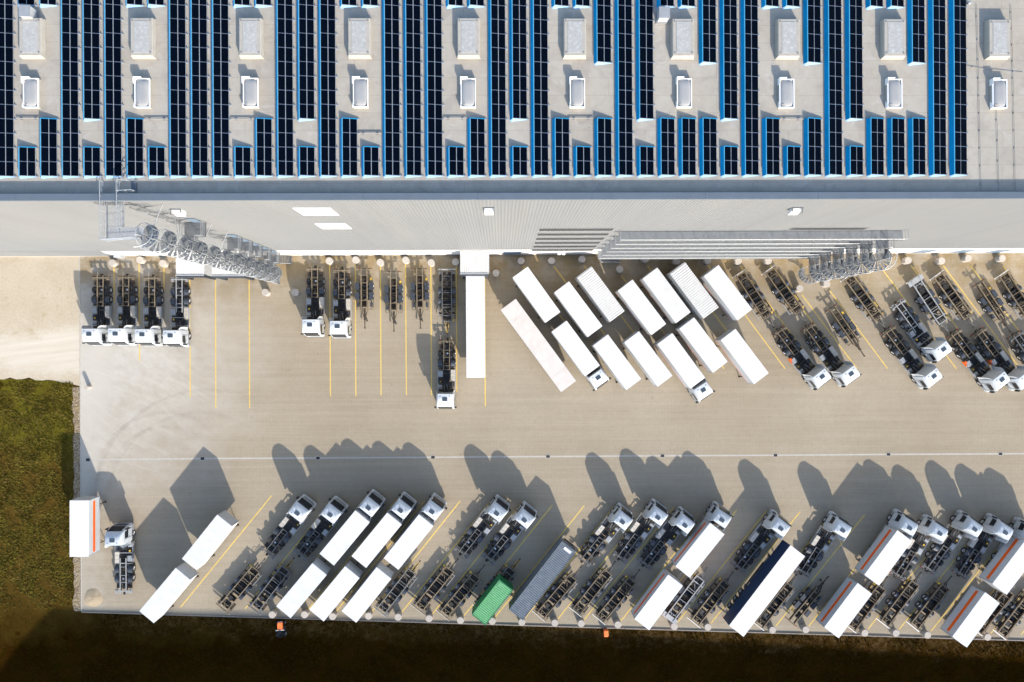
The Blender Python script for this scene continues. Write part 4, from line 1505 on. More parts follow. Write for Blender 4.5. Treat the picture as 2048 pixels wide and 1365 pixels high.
# --- trailers (x forward, frame 7.4 long, centre at origin)
def trailer_parts(kind, fc):
    F = M[fc]
    D = M['darkbrown'] if fc != 'whiteframe' else M['black']
    ps = []
    rw = .42 if kind == 'narrow' else .66
    L0, L1 = -3.8, 3.6
    if kind == 'narrow':
        L0, L1 = -3.3, 3.0
    m = MB()
    for s in (-1, 1):
        m.box(L0, L1, s * rw - .06, s * rw + .06, .98, 1.14)
    for x in ([-2.9, -.55, 1.15, 1.5] if kind != 'narrow' else [-2.3, -1.2, 1.3]):
        m.box(x - .03, x + .03, -rw + .061, rw - .061, 1.02, 1.10)
    ps.append(Part('frame', m.mesh('frame', F)))
    m = MB()
    for s in (-1, 1):
        m.box(L0 + .2, L1 - .1, s * rw - .03, s * rw + .03, .66, .979)
    ps.append(Part('lower_frame', m.mesh('lower_frame', D)))
    for (x0, x1, z) in (((-3.4, -2.6, .70), (-2.2, -1.5, .62), (-.3, .0, .66), (1.15, 1.95, .68), (2.6, 3.3, .74)) if kind != 'narrow' else ((-2.2, -1.3, .66), (-.2, .1, .66), (1.2, 2.2, .62))):  # dark plates added as painted shade inside the trailer frame
        ps.append(Part('shade_plate', MB().box(x0, x1, -rw + .07, rw - .07, z - .05, z).mesh('shade_plate', M['darkbrown'])))
    q = MB()
    for x in ((-3.3, -1.7, .3, 2.3, 2.6) if kind != 'narrow' else (-1.75, -.1, .5, 2.1)):
        q.box(x - .05, x + .05, -rw + .031, rw - .031, .80, .93)
    ps.append(Part('cross_beam', q.mesh('cross_beam', D)))
    if kind != 'narrow':
        q = MB().bar((-3.5, -.1, .95), (-2.5, rw - .1, .95), .06).bar((-3.5, .1, .94), (-2.5, -rw + .1, .94), .06).bar((1.6, -rw + .1, .95), (2.4, .1, .95), .05)
        ps.append(Part('diagonal_brace', q.mesh('diagonal_brace', F)))
        ps.append(Part('wheel_carrier', MB().cyl((-1.95, .05, .72), (-1.95, .05, .92), .36, n=18).mesh('wheel_carrier', M['black'], bevel=.03)))
        for s in (-1, 1):
            for (x0, x1, z) in ((-3.2, -2.2, .74), (-.2, -.05, .78), (1.3, 1.5, .75), (2.2, 2.5, .72)):
                ps.append(Part('bracket_plate', MB().box(x0, x1, s * .92 - .2, s * .92 + .2, z - .06, z).mesh('bracket_plate', M['darkbrown'])))
    ax = (-.85, .55) if kind != 'narrow' else (-.75, .65)
    for x in ax:
        ps.append(Part('axle', MB().cyl((x, -.95, .47), (x, .95, .47), .09, n=10).mesh('axle', M['black'])))
        ps.append(Part('axle_housing', MB().box(x - .42, x + .42, -rw + .08, rw - .08, .38, .41).box(x - .12, x + .12, -rw + .1, rw - .1, .45, .7).mesh('axle_housing', M['black'])))
        for s in (-1, 1):
            ps.append(wheel(W_TRL, x, s * .98, .47))
            if kind == 'narrow' or fc == 'whiteframe':
                q = MB().box(x - .5, x + .5, s * .99 - .29, s * .99 + .29, .99, 1.03)
                q.box(x - .52, x - .49, s * .99 - .29, s * .99 + .29, .70, 1.028).box(x + .49, x + .52, s * .99 - .29, s * .99 + .29, .70, 1.028)
                ps.append(Part('mudguard', q.mesh('mudguard', M['guard'])))
            else:
                ps.append(Part('mudguard', half_guard(x, s * .98, .54, .52, .47).mesh('mudguard', M['guard'], smooth=True, fix=False)))
            ps.append(Part('air_spring', MB().cyl((x + .48, s * .56, .5), (x + .48, s * .56, .9), .14, n=12).mesh('air_spring', M['black'], smooth=True)))
    if kind == 'narrow':
        for s in (-1, 1):
            ps.append(Part('support_leg', MB().cyl((1.9, s * 1.0, .1), (1.9, s * 1.0, .75), .06, n=8).box(1.55, 2.2, s * .95 - .14, s * .95 + .14, .45, .95).mesh('support_leg', M['guard'], bevel=.02)))
            ps.append(Part('corner_bracket', MB().box(L0 + .1, L0 + .2, s * 1.0 - .22, s * 1.0 + .22, .9, 1.05).bar((L0 + .15, s * .42, .95), (L0 + .15, s * 1.25, .95), .05).box(L1 - .5, L1 - .4, s * .9 - .3, s * .9 + .3, .85, 1.0).mesh('corner_bracket', F)))
            ps.append(Part('side_guard', MB().bar((1.2, s * 1.2, .6), (2.4, s * 1.2, .6), .05).bar((.9, s * 1.0, .8), (2.7, s * 1.05, .8), .04).mesh('side_guard', D)))
        ps.append(Part('wheel_chock', MB().box(-1.95, -1.6, .8, 1.05, .7, .9).mesh('wheel_chock', M['yellow'], bevel=.04)))
        m = MB().bar((2.4, 0, .8), (4.1, 0, .72), .26, .2).bar((4.1, 0, .72), (5.2, 0, .70), .11)
        m.bar((2.6, .42, .85), (3.7, .1, .76), .1).bar((2.6, -.42, .85), (3.7, -.1, .76), .1)
        m.cyl((5.2, 0, .66), (5.2, 0, .76), .12, n=12)
        ps.append(Part('drawbar', m.mesh('drawbar', M['darkbrown'])))
        ps.append(Part('jockey_wheel', MB().cyl((4.15, .16, .14), (4.15, .28, .14), .14, n=12).cyl((4.15, .22, .2), (4.15, .22, .9), .04, n=8).mesh('jockey_wheel', M['black'])))
        ps.append(Part('rear_bar', MB().bar((L0 + .02, -1.0, .72), (L0 + .02, 1.0, .72), .1).mesh('rear_bar', D)))
        ps.append(Part('tail_light', MB().box(L0 - .05, L0 + .02, .75, .88, .78, .86).mesh('tail_light', M['red'])))
        ps.append(Part('tail_light', MB().box(L0 - .05, L0 + .02, -.88, -.75, .78, .86).mesh('tail_light', M['red'])))
    else:
        m = MB().box(L0 - .05, L0 + .10, -1.2, 1.2, .90, 1.02) if fc != 'whiteframe' else MB().box(L0 - .15, L0 + .55, -1.2, 1.2, .93, 1.06)
        ps.append(Part('rear_crossmember', m.mesh('rear_crossmember', F)))
        ps.append(Part('rear_light_bar', MB().box(L0 - .16, L0 - .06, -1.22, 1.22, .62, .80).mesh('rear_light_bar', M['white'])))
        ps.append(Part('front_crossmember', MB().box(L1 - .95, L1 - .82, -1.15, 1.15, .90, .975).mesh('front_crossmember', F)))
        ps.append(Part('end_beam', MB().box(L1 - .1, L1, -rw + .061, rw - .061, .98, 1.10).mesh('end_beam', F)))
        for s in (-1, 1):
            ps.append(Part('corner_plate', MB().box(L0 + .25, L0 + .6, s * .98 - .22, s * .98 + .22, .82, .97).mesh('corner_plate', F)))
            ps.append(Part('spring', MB().box(-1.6, 1.3, s * .66 - .05, s * .66 + .05, .50, .62).mesh('spring', M['black'])))
            q = MB()
            for z in (.45, .72):
                q.bar((1.3, s * 1.18, z), (3.2, s * 1.18, z), .05, .1)
            q.bar((1.4, s * .66, .8), (1.4, s * 1.18, .6), .05).bar((3.1, s * .66, .8), (3.1, s * 1.18, .6), .05)
            ps.append(Part('side_guard', q.mesh('side_guard', D if s > 0 else M['whiteframe'])))
        ps.append(Part('brake_tank', MB().cyl((-2.6, -.45, .72), (-2.6, .45, .72), .14, n=12).cyl((1.5, -.4, .72), (1.5, .4, .72), .13, n=12).mesh('brake_tank', M['black'], smooth=True)))
        ps.append(Part('spare_tray', MB().box(-3.5, -2.9, -.5, .5, .62, .72).box(2.0, 2.5, -.5, .2, .66, .78).mesh('spare_tray', M['darkbrown'])))
        ps.append(Part('wheel_chock', MB().box(L1 - .4, L1 - .1, .78, 1.02, .70, .90).mesh('wheel_chock', M['yellow'], bevel=.04)))
        m = MB().bar((2.4, 0, .74), (5.3, 0, .68), .14, .16).bar((3.0, .5, .8), (4.2, .06, .70), .08).bar((3.0, -.5, .8), (4.2, -.06, .70), .08)
        m.cyl((5.3, 0, .64), (5.3, 0, .74), .11, n=12)
        ps.append(Part('drawbar', m.mesh('drawbar', M['darkbrown'] if fc != 'whiteframe' else M['grey'])))
        q = MB().tube([(3.5, .1, .9), (4.1, .2, 1.05), (4.7, .12, .85), (5.2, .06, .9)], .025, 6).tube([(3.5, -.1, .9), (4.2, -.22, 1.0), (5.1, -.05, .9)], .025, 6)
        ps.append(Part('hose', q.mesh('hose', M['yellow'] if fc == 'grey' else M['wire'])))
    return ps


TRAILER = {(k, f): trailer_parts(k, f) for k, f in (('narrow', 'tan'), ('wide', 'tan'), ('wide', 'grey'), ('wide', 'whiteframe'))}


def put_trailer(rear, front, label, kind='wide', fc='tan'):
    a, b = P(*front, 1.05), P(*rear, 1.05)
    d = a - b
    ang = math.atan2(d.y, d.x)
    c = (a + b) / 2
    off = .1 if kind == 'wide' else .15
    c = c + Vector((math.cos(ang), math.sin(ang), 0)) * off
    return place('chassis_trailer', TRAILER[(kind, fc)], label, 'trailer', (c.x, c.y, 0), ang, 'empty chassis trailers in the yard')


# --- swap bodies
def swap_parts(kind, legs, L=7.9, W=2.5, z0=1.17, z1=3.95, roof='boxroof', side='boxside'):
    """kind: plain, striped, ribbed, trim"""
    ps = []
    hl, hw = L / 2, W / 2
    m = MB()
    if kind == 'ribbed':
        for s in (-1, 1):
            prf = []
            n = 22
            st = (L - .3) / n
            for i in range(n):
                x = -hl + .15 + i * st
                prf += [(x, 0), (x + st * .45, 0), (x + st * .55, .05), (x + st * .95, .05)]
            prf.append((hl - .15, 0))
            k = len(prf)
            vs_ = [(x, s * (hw - .06 + d), z) for z in (z0 + .15, z1 - .12) for x, d in prf]
            m.add(vs_, [(i, i + 1, k + i + 1, k + i) for i in range(k - 1)])
        m.box(-hl + .02, -hl + .10, -hw + .05, hw - .05, z0 + .1, z1 - .1).box(hl - .10, hl - .02, -hw + .05, hw - .05, z0 + .1, z1 - .1)
        ps.append(Part('wall', m.mesh('wall', M[side])))
        m = MB()
        n = 24
        st = L / n
        for i in range(n):
            x = -hl + i * st
            m.add([(x, -hw + .02, z1 - .045), (x + st * .4, -hw + .02, z1 - .045), (x + st * .5, -hw + .02, z1), (x + st * .9, -hw + .02, z1), (x + st, -hw + .02, z1 - .045),
                   (x, hw - .02, z1 - .045), (x + st * .4, hw - .02, z1 - .045), (x + st * .5, hw - .02, z1), (x + st * .9, hw - .02, z1), (x + st, hw - .02, z1 - .045)],
                  [(0, 1, 6, 5), (1, 2, 7, 6), (2, 3, 8, 7), (3, 4, 9, 8)])
        ps.append(Part('roof', m.mesh('roof', M[roof])))
    else:
        m.box(-hl, hl, -hw, hw, z0 + .12, z1 - .05)
        ps.append(Part('wall', m.mesh('wall', M[side], bevel=.02)))
        ro = Part('roof', MB().box(-hl - .01, hl + .01, -hw - .012, hw + .012, z1 - .049, z1).mesh('roof', M[roof], bevel=.02))
        q = MB()
        for i in range(1, 7):
            x = -hl + L * i / 7
            q.box(x - .012, x + .012, -hw + .03, hw - .03, z1 + .001, z1 + .008)
        ro.kids.append(Part('roof_seam', q.mesh('roof_seam', M[roof])))
        ps.append(ro)
    for sx_ in (-1, 1):
        for sy_ in (-1, 1):
            m = MB().box(sx_ * (hl - .05) - .055, sx_ * (hl - .05) + .055, sy_ * (hw - .05) - .055, sy_ * (hw - .05) + .055, z0 + .121, z1 - .06)
            ps.append(Part('corner_post', m.mesh('corner_post', M['whiteframe'])))
    m = MB()
    for s in (-1, 1):
        m = MB().box(-hl, hl, s * (hw - .08) - .07, s * (hw - .08) + .07, z0, z0 + .118)
        ps.append(Part('sill', m.mesh('sill', M['whiteframe'])))
    for e in (-1, 1):
        for s in (-1, 1):
            d = MB().box(e * (hl + .012) - .015, e * (hl + .012) + .015, s * .6 - .56, s * .6 + .56, z0 + .2, z1 - .14)
            kd = MB()
            for y in (s * .35, s * .85):
                kd.cyl((e * (hl + .045), y, z0 + .25), (e * (hl + .045), y, z1 - .2), .02, n=6)
            ps.append(Part('end_door', d.mesh('end_door', M[side]), kids=[Part('locking_bar', kd.mesh('locking_bar', M['alu']))]))
    if kind == 'striped':
        for s in (-1, 1):
            ps.append(Part('stripe', MB().box(-hl + .35, hl - .3, s * (hw + .004) - .006, s * (hw + .004) + .006, z0 + 1.22, z0 + 1.74).mesh('stripe', M['stripe'])))
    if kind == 'trim':
        for s in (-1, 1):
            ps.append(Part('stripe', MB().box(-hl + .2, hl - .2, s * (hw + .004) - .006, s * (hw + .004) + .006, z0 + .30, z0 + .42).mesh('stripe', M['stripe'])))
    if legs:
        for x in (-hl + 1.1, hl - 1.1):
            for s in (-1, 1):
                q = MB().bar((x, s * (hw - .05), z0 + .05), (x, s * (hw + .06), 0.02), .09).bar((x, s * (hw - .02), .55), (x + (-.5 if x > 0 else .5), s * (hw - .1), z0), .05)
                q.box(x - .12, x + .12, s * (hw + .06) - .12, s * (hw + .06) + .12, .004, .04)
                ps.append(Part('leg', q.mesh('leg', M['darkbrown'])))
    return ps


SWAP = {}


def put_swap(quad, label, kind='plain', legs=True, L=None, W=None, h=3.95, roof='boxroof', side='boxside', name='swap_body', cat='swap body', group='swap bodies in the yard', heading=None):
    pts = [P(x, y, h) for x, y in quad]
    c = sum(pts, Vector()) / 4
    e1, e2 = pts[1] - pts[0], pts[2] - pts[1]
    if e1.length > e2.length:
        ax, l_, w_ = e1 - (pts[3] - pts[2]), (e1.length + (pts[3] - pts[2]).length) / 2, (e2.length + (pts[0] - pts[3]).length) / 2
    else:
        ax, l_, w_ = e2 - (pts[0] - pts[3]), (e2.length + (pts[0] - pts[3]).length) / 2, (e1.length + (pts[2] - pts[3]).length) / 2
    print('box %-40s L %.2f W %.2f' % (label[:40], l_, w_))
    ang = math.atan2(ax.y, ax.x)
    if heading is not None and math.cos(ang - heading) < 0:
        ang += PI
    L = L or 7.72
    W = W or 2.56
    key = (kind, legs, L, W, h, roof, side)
    if key not in SWAP:
        SWAP[key] = swap_parts(kind, legs, L, W, z1=h, roof=roof, side=side)
    place(name, SWAP[key], label, cat, (c.x, c.y, 0), ang, group)
    return c, ang


S2 = lambda o, s: (lambda x, y: (o[0] + x / s, o[1] + y / s))
zA, zB, zC = S2((980, 380), 3.102), S2((400, 960), 4.014), S2((800, 960), 4.014)
zD, zE, zF = S2((1200, 960), 4.014), S2((1600, 960), 3.792), S2((100, 960), 3.37)

# ---- trucks nosing out from the wall, left
DN = -PI / 2
put_truck((177.4, 668.5), None, 'white cab truck with bare chassis, outermost of four beside the gravel track', 'tan', DN)
put_truck((230, 668), None, 'white cab truck with bare chassis, second from the gravel track', 'tan', DN)
put_truck((283.6, 669.5), None, 'white cab truck with bare chassis, third from the gravel track', 'tan', DN)
put_truck((340, 671.7), None, 'white cab truck with white chassis frame parked by the narrow dock house', 'whiteframe', DN)
put_truck((619, 650), None, 'white cab truck with bare chassis, first of two beside three narrow trailers', 'tan', DN)
put_truck((674.2, 653), None, 'white cab truck with bare chassis standing next to three narrow trailers', 'tan', DN)
put_truck((889.5, 799), (893.5, 671.5), 'white cab truck coupled to a trailer beside the long docked semitrailer', 'tan')
put_trailer((728, 535.7), (728.6, 626), 'narrow rusty drawbar trailer, first of three by the wall', 'narrow')
put_trailer((787, 541), (787, 632.6), 'narrow rusty drawbar trailer, middle of three by the wall', 'narrow')
put_trailer((839, 535.7), (840, 627), 'narrow rusty drawbar trailer, last of three by the wall', 'narrow')
put_trailer((893.6, 541.3), (894, 643), 'pale framed chassis trailer backed to the wall beside the dock house', 'wide', 'grey')
# ---- middle field of boxes
K = {}
put_swap([zA(*q) for q in ((239, 480), (140, 547), (340, 825), (435, 752))], 'plain white swap body in the back file, nearest the dirty long trailer')
put_swap([zA(*q) for q in ((492, 570), (398, 637), (605, 913), (697, 845))], 'plain white swap body in the back file, beside the ribbed container')
put_swap([zA(*q) for q in ((638, 475), (532, 547), (735, 820), (840, 747))], 'white swap body with ribbed roof and sides under the left end of the balconies', 'ribbed', L=7.7, W=2.6, roof='ribroof')
put_swap([zA(*q) for q in ((895, 557), (785, 630), (995, 900), (1097, 830))], 'white swap body with thin red line in the back file, right of the ribbed container', 'trim')
put_swap([zA(*q) for q in ((1045, 485), (940, 550), (1150, 830), (1248, 757))], 'white swap body with red line in the back file, left of the larger ribbed box', 'trim')
put_swap([zA(*q) for q in ((1222, 450), (1108, 525), (1315, 797), (1424, 725))], 'larger white swap body with faintly ribbed roof in the back file', 'ribbed', L=7.8, W=2.7, h=4.1, roof='ribroof')
put_swap([zA(*q) for q in ((1425, 468), (1325, 540), (1530, 808), (1628, 738))], 'white swap body with orange stripe, last of the back file next to bare trailers', 'trim', h=4.05)
hT, aT, _ = put_truck((1196.6, 755.6), zA(430, 846), 'white cab truck carrying a plain white box, nearest the dirty long trailer')
cH, angH = put_swap([zA(*q) for q in ((478, 812), (380, 880), (588, 1158), (683, 1090))], 'plain white box loaded on the cab truck nearest the dirty long trailer', legs=False)
put_swap([zA(*q) for q in ((738, 900), (637, 967), (845, 1243), (937, 1170))], 'plain white swap body in the front file, between the first loaded truck and its twin')
put_swap([zA(*q) for q in ((930, 880), (828, 945), (1040, 1222), (1132, 1153))], 'plain white swap body in the front file, just left of the second loaded truck')
put_truck((1407, 780.7), zA(1085, 920), 'white cab truck carrying a white box with red trim in the middle of the yard')
put_swap([zA(*q) for q in ((1135, 885), (1030, 955), (1243, 1238), (1340, 1170))], 'white box with red trim loaded on the cab truck in the middle of the yard', 'trim', legs=False)
put_swap([zA(*q) for q in ((1275, 795), (1172, 865), (1380, 1133), (1473, 1062))], 'white swap body with red trim in the front file, just right of the loaded truck', 'trim')
put_swap([zA(*q) for q in ((1525, 865), (1432, 932), (1640, 1203), (1725, 1138))], 'white swap body with red trim on legs, last of the front file', 'trim')


# ---- long semitrailers
def semi_parts(L, roof, side, z1=3.95, ribs=0):
    W = 2.55
    hl, hw = L / 2, W / 2
    ps = [Part('wall', MB().box(-hl, hl, -hw, hw, 1.22, z1 - .05).mesh('wall', M[side], bevel=.02))]
    ro = Part('roof', MB().box(-hl - .01, hl + .01, -hw - .015, hw + .015, z1 - .049, z1).mesh('roof', M[roof], bevel=.02))
    q = MB()
    for i in range(1, 22 if ribs else 6):
        x = -hl + L * i / (22 if ribs else 6)
        q.box(x - .015, x + .015, -hw + .04, hw - .04, z1 + .001, z1 + .014)
    ro.kids.append(Part('roof_seam', q.mesh('roof_seam', M[roof])))
    ps.append(ro)
    m = MB()
    for s in (-1, 1):
        m.box(-hl + .1, hl - .3, s * .5 - .07, s * .5 + .07, .85, 1.2)
    ps.append(Part('chassis_frame', m.mesh('chassis_frame', M['black'])))
    for s in (-1, 1):
        ps.append(Part('side_guard', MB().box(-hl + 5.2, hl - 4.2, s * 1.22 - .02, s * 1.22 + .02, .5, 1.0).mesh('side_guard', M['guard'])))
        ps.append(Part('landing_leg', MB().box(hl - 3.1, hl - 2.95, s * .8 - .07, s * .8 + .07, .06, 1.2).box(hl - 3.2, hl - 2.85, s * .8 - .14, s * .8 + .14, .01, .06).mesh('landing_leg', M['black'])))
        for x in (-hl + 1.9, -hl + 3.2, -hl + 4.5):
            ps.append(wheel(W_TRL, x, s * 1.02, .47))
        ps.append(Part('rear_door', MB().box(-hl - .03, -hl - .002, s * .62 - .6, s * .62 + .6, 1.3, z1 - .12).mesh('rear_door', M['boxside'])))
        ps.append(Part('tail_light', MB().box(-hl - .02, -hl + .08, s * .95 - .2, s * .95 + .2, .7, .85).mesh('tail_light', M['red'])))
    ps.append(Part('rear_bumper', MB().box(-hl + .05, -hl + .15, -1.15, 1.15, .45, .58).mesh('rear_bumper', M['tank'])))
    return ps


def put_semi(quad, label, roof, side, ribs=0, h=3.95, flip=False, L=None):
    pts = [P(x, y, h) for x, y in quad]
    c = sum(pts, Vector()) / 4
    a = (pts[0] + pts[1]) / 2
    b = (pts[2] + pts[3]) / 2          # first two corners: the rear end
    d = b - a
    print('semi', label[:30], d.length, (pts[1] - pts[0]).length)
    ang = math.atan2(d.y, d.x)
    return place('semitrailer', semi_parts(L or d.length, roof, side, h, ribs), label, 'semitrailer', (c.x, c.y, 0), ang, 'long semitrailers in the yard')


p0 = P(951, 560, 3.95)
yr = DOCKF - .05
ya = P(951, 756, 3.95).y
cx0 = (P(931.5, 650, 3.95).x + P(970, 650, 3.95).x) / 2
place('semitrailer', semi_parts(yr - ya, 'boxroof', 'white'), 'long clean white semitrailer backed into the dock house', 'semitrailer', (cx0, (yr + ya) / 2, 0), DN, 'long semitrailers in the yard')
put_semi([zA(162, 677), zA(65, 745), zA(440, 1255), zA(535, 1185)], 'long semitrailer with dirty pinkish roof standing at a slant by itself', 'dirtyroof', 'boxside')
put_semi([zD(1035, 1165), zD(1155, 1265), zD(1648, 620), zD(1528, 520)], 'long semitrailer with white ribbed roof and dark navy side', 'ribroof', 'navy', ribs=1)

# ---- right upper field
zG = S2((1460, 380), 3.102)
TW = []
TW.append(put_truck((1645, 753.8), (1553.5, 655), 'white cab truck with red warning plates, first right of the boxes', 'tan'))
put_truck((1703, 748.2), (1615, 652), 'white cab truck second right of the boxes, beside the lone narrow trailer', 'tan')
put_truck((1868.8, 753), (1772, 655), 'white cab truck parked just in front of a lone white framed truck', 'tan')
put_truck((1888, 699), (1792, 601), 'white cab truck with white frame set back between two trucks', 'whiteframe')
TW.append(put_truck((2004.8, 759.8), (1904, 661), 'last whole white cab truck before the right edge in the upper field', 'tan'))
TW.append(put_truck((2056, 757), (1955, 659), 'white cab truck cut by the right edge of the photo in the upper field', 'tan'))
for q in TW:
    for zz in (.45, .72):
        MB().box(-.62, .18, -1.32, -1.28, zz, zz + .2).obj('warning_plate', M['stripe'], q[2])
    MB().box(-.6, -.2, -1.27, -1.05, 1.0, 1.04).obj('warning_plate', M['stripe'], q[2])
put_truck((2128, 766), (2030, 666), 'rear of a dark truck chassis cut by the right edge, nearest the right edge', 'grey')
put_trailer((1481, 549), (1536, 634), 'rusty chassis trailer touching the last striped swap body', 'wide', 'tan')
YR = put_trailer((1536.5, 537), (1602, 629), 'rusty chassis trailer coupled behind the second truck right of the boxes', 'wide', 'tan')
MB().bar((-3.6, .80, .93), (2.2, .80, .93), .10, .08).obj('cable_rail', M['yellowrail'], YR)
MB().box(1.2, 2.1, .70, .98, .985, 1.05).obj('cable_box', M['yellowrail'], YR, bevel=.02)
put_trailer((1661, 611), (1717, 692), 'lone narrow rusty trailer with its drawbar pointing down the open yard', 'narrow', 'tan')
YR = put_trailer((1698.8, 557), (1757, 636), 'rusty chassis trailer starting right below the lower spiral stair', 'wide', 'tan')
MB().bar((-3.6, .80, .93), (2.2, .80, .93), .10, .08).obj('cable_rail', M['yellowrail'], YR)
MB().box(1.2, 2.1, .70, .98, .985, 1.05).obj('cable_box', M['yellowrail'], YR, bevel=.02)
put_trailer((1830.7, 560.5), (1885.5, 644.3), 'clean white framed chassis trailer near the wall on the right', 'wide', 'whiteframe')
put_trailer((1876, 551), (1937, 636), 'rusty chassis trailer right of the white framed trailer', 'wide', 'tan')
put_trailer((1956.8, 562), (2010, 642.6), 'narrow pale chassis trailer second from the right edge of the upper field', 'narrow', 'tan')
put_trailer((2008, 551), (2063, 634), 'rusty chassis trailer cut by the right edge of the upper field', 'wide', 'tan')

# ---- lower left corner
put_swap([zF(*q) for q in ((130, 143), (262, 133), (262, 518), (130, 523))], 'white swap body with bold orange stripe straddling the grass edge on the left', 'striped')
put_truck((223.7, 1081.7), None, 'white cab truck with pale blue white frame facing up beside the striped box', 'whiteframe', PI / 2)
put_swap([zF(*q) for q in ((1130, 235), (1225, 310), (985, 610), (890, 535))], 'plain white swap body on legs, upper of the slanted pair in the lower left')
put_swap([zF(*q) for q in ((850, 595), (945, 668), (697, 966), (600, 890))], 'plain white swap body on legs, lower of the slanted pair in the lower left')

# ---- bottom file
AB = None
def bt(hatch, rear, label, fc='grey'):
    return put_truck(hatch, rear, label, fc)
l1, a1, _ = bt((593.8, 1027.3), (531, 1112), 'white cab truck with empty chassis, leftmost of the bottom file')
bt((659.6, 1030.5), (596, 1115), 'white cab truck with empty chassis, second of the bottom file')
bt((736.3, 1016.8), zB(975, 690), 'white cab truck with white box, left of three loaded neighbours in the bottom file', 'tan')
bt((800.6, 1021.8), zB(1235, 705), 'white cab truck with white box, middle of three loaded neighbours in the bottom file', 'tan')
bt((863.4, 1024.3), zB(1495, 722), 'white cab truck with white box, right of three loaded neighbours in the bottom file', 'tan')
bt((993, 1027.8), (918, 1113), 'white cab truck with empty chassis, left of the pair above the green container')
bt((1048.4, 1041), (973, 1123), 'white cab truck with empty chassis, right of the pair above the green container')
bt((1244.8, 1044.7), (1162.5, 1128), 'white cab truck with empty chassis just right of the blue grey container', 'grey')
bt((1315.8, 1036), (1237.4, 1121), 'white cab truck with empty chassis, second right of the blue grey container', 'grey')
bt((1370, 1051.7), (1284, 1137), 'white cab truck with empty chassis, left of the first striped box', 'grey')
bt((1444, 1041), (1366, 1128), 'white cab truck carrying the first orange striped box of the bottom file', 'tan')
bt((1562, 1058), (1475.3, 1139), 'white cab truck with empty chassis left of the navy sided semitrailer', 'grey')
bt((1685.8, 1061.6), (1603.6, 1151), 'white cab truck with empty chassis right of the navy sided semitrailer', 'grey')
bt((1819.7, 1057), (1738, 1146), 'white cab truck carrying the middle orange striped box of the bottom file', 'tan')
bt((1880, 1068), (1792, 1160), 'white cab truck with empty chassis touching the middle striped box', 'grey')
bt((1950, 1059.4), (1854, 1148), 'white cab truck with empty chassis, left of the last pair in the bottom file', 'grey')
bt((2011.4, 1066), (1915, 1162), 'white cab truck with empty chassis beside the last striped box', 'grey')
bt((2070.7, 1074), (1986, 1163), 'white cab truck carrying the last striped box, cut by the right edge', 'tan')

put_swap([zB(*q) for q in ((1255, 245), (1360, 335), (1070, 692), (958, 597))], 'white box on the left of three loaded neighbouring trucks in the bottom file', legs=False)
put_swap([zB(*q) for q in ((1510, 265), (1615, 355), (1330, 712), (1217, 612))], 'white box on the middle of three loaded neighbouring trucks in the bottom file', legs=False)
put_swap([zB(*q) for q in ((1765, 277), (1870, 370), (1590, 726), (1475, 630))], 'white box on the right of three loaded neighbouring trucks in the bottom file', legs=False)
put_swap([zB(*q) for q in ((905, 670), (1015, 762), (725, 1111), (612, 1017))], 'white box on a trailer at the kerb, left of three alike in the bottom file', legs=False)
put_swap([zB(*q) for q in ((1165, 698), (1275, 792), (995, 1136), (880, 1037))], 'white box on a trailer at the kerb, middle of three alike in the bottom file', legs=False)
put_swap([zB(*q) for q in ((1420, 700), (1533, 797), (1253, 1150), (1138, 1052))], 'white box on a trailer at the kerb, right of three alike in the bottom file', legs=False)
for (r_, f_, w_) in (((1150 - 490, 1075), (1150 - 195, 715), 'left'), ((935, 1095), (1215, 740), 'middle'), ((1195, 1105), (1475, 745), 'right')):
    put_trailer(zB(*r_), zB(*f_), 'chassis trailer hidden under the %s of three white boxes at the kerb' % w_, 'wide', 'tan')
put_trailer((444.6, 1218), (511.4, 1139), 'rusty chassis trailer with white side bar, leftmost of the bottom file', 'wide', 'tan')
put_trailer((510.3, 1217), (568.9, 1140.4), 'pale grey framed chassis trailer, second of the bottom file', 'wide', 'grey')
put_trailer((763.7, 1220.6), (821, 1147.4), 'lone chassis trailer right of the three white boxes at the kerb', 'wide', 'grey')
put_trailer((836, 1219), (899.7, 1139.4), 'rusty chassis trailer, first left of the green container', 'wide', 'tan')
put_trailer((888.4, 1229.3), (951, 1154), 'dark rusty narrow trailer directly left of the green container', 'wide', 'tan')
put_trailer((957, 1220), (1026, 1137), 'dark chassis trailer carrying the green container', 'wide', 'grey')
put_trailer((1080.3, 1231.8), (1145, 1156), 'rusty chassis trailer directly right of the blue grey container', 'wide', 'tan')
put_trailer((1152.5, 1224.5), (1216, 1144.4), 'rusty chassis trailer, second right of the blue grey container', 'wide', 'tan')
put_trailer((1201, 1238), (1263.4, 1162), 'rusty chassis trailer left of the first striped box at the kerb', 'wide', 'tan')
put_trailer((1342, 1234.3), (1397.5, 1160.8), 'clean pale framed chassis trailer right of the first striped boxes', 'wide', 'whiteframe')
put_trailer((1393, 1242), (1450, 1169), 'dark rusty chassis trailer left of the navy sided semitrailer at the kerb', 'wide', 'tan')
put_trailer((1520, 1248), (1578, 1174), 'rusty chassis trailer half hidden by the navy sided semitrailer', 'wide', 'tan')
put_trailer((1584, 1245), (1638, 1180), 'lone dark narrow trailer left of the middle striped trailer box', 'narrow', 'tan')
put_trailer((1706, 1252), (1760, 1180), 'rusty chassis trailer right of the middle striped trailer box', 'wide', 'tan')
put_trailer((1771.4, 1244), (1828, 1170), 'rusty chassis trailer, left of two before the last striped trailer box', 'wide', 'tan')
put_trailer((1832, 1249), (1888, 1178), 'dark rusty chassis trailer directly left of the last striped trailer box', 'wide', 'tan')
put_trailer((1961, 1256), (2015, 1190), 'rusty chassis trailer right of the last striped trailer box', 'wide', 'tan')
put_trailer((2006, 1266), (2062, 1194), 'rusty chassis trailer cut by the right edge in the bottom file', 'wide', 'tan')
UPR = PI / 4
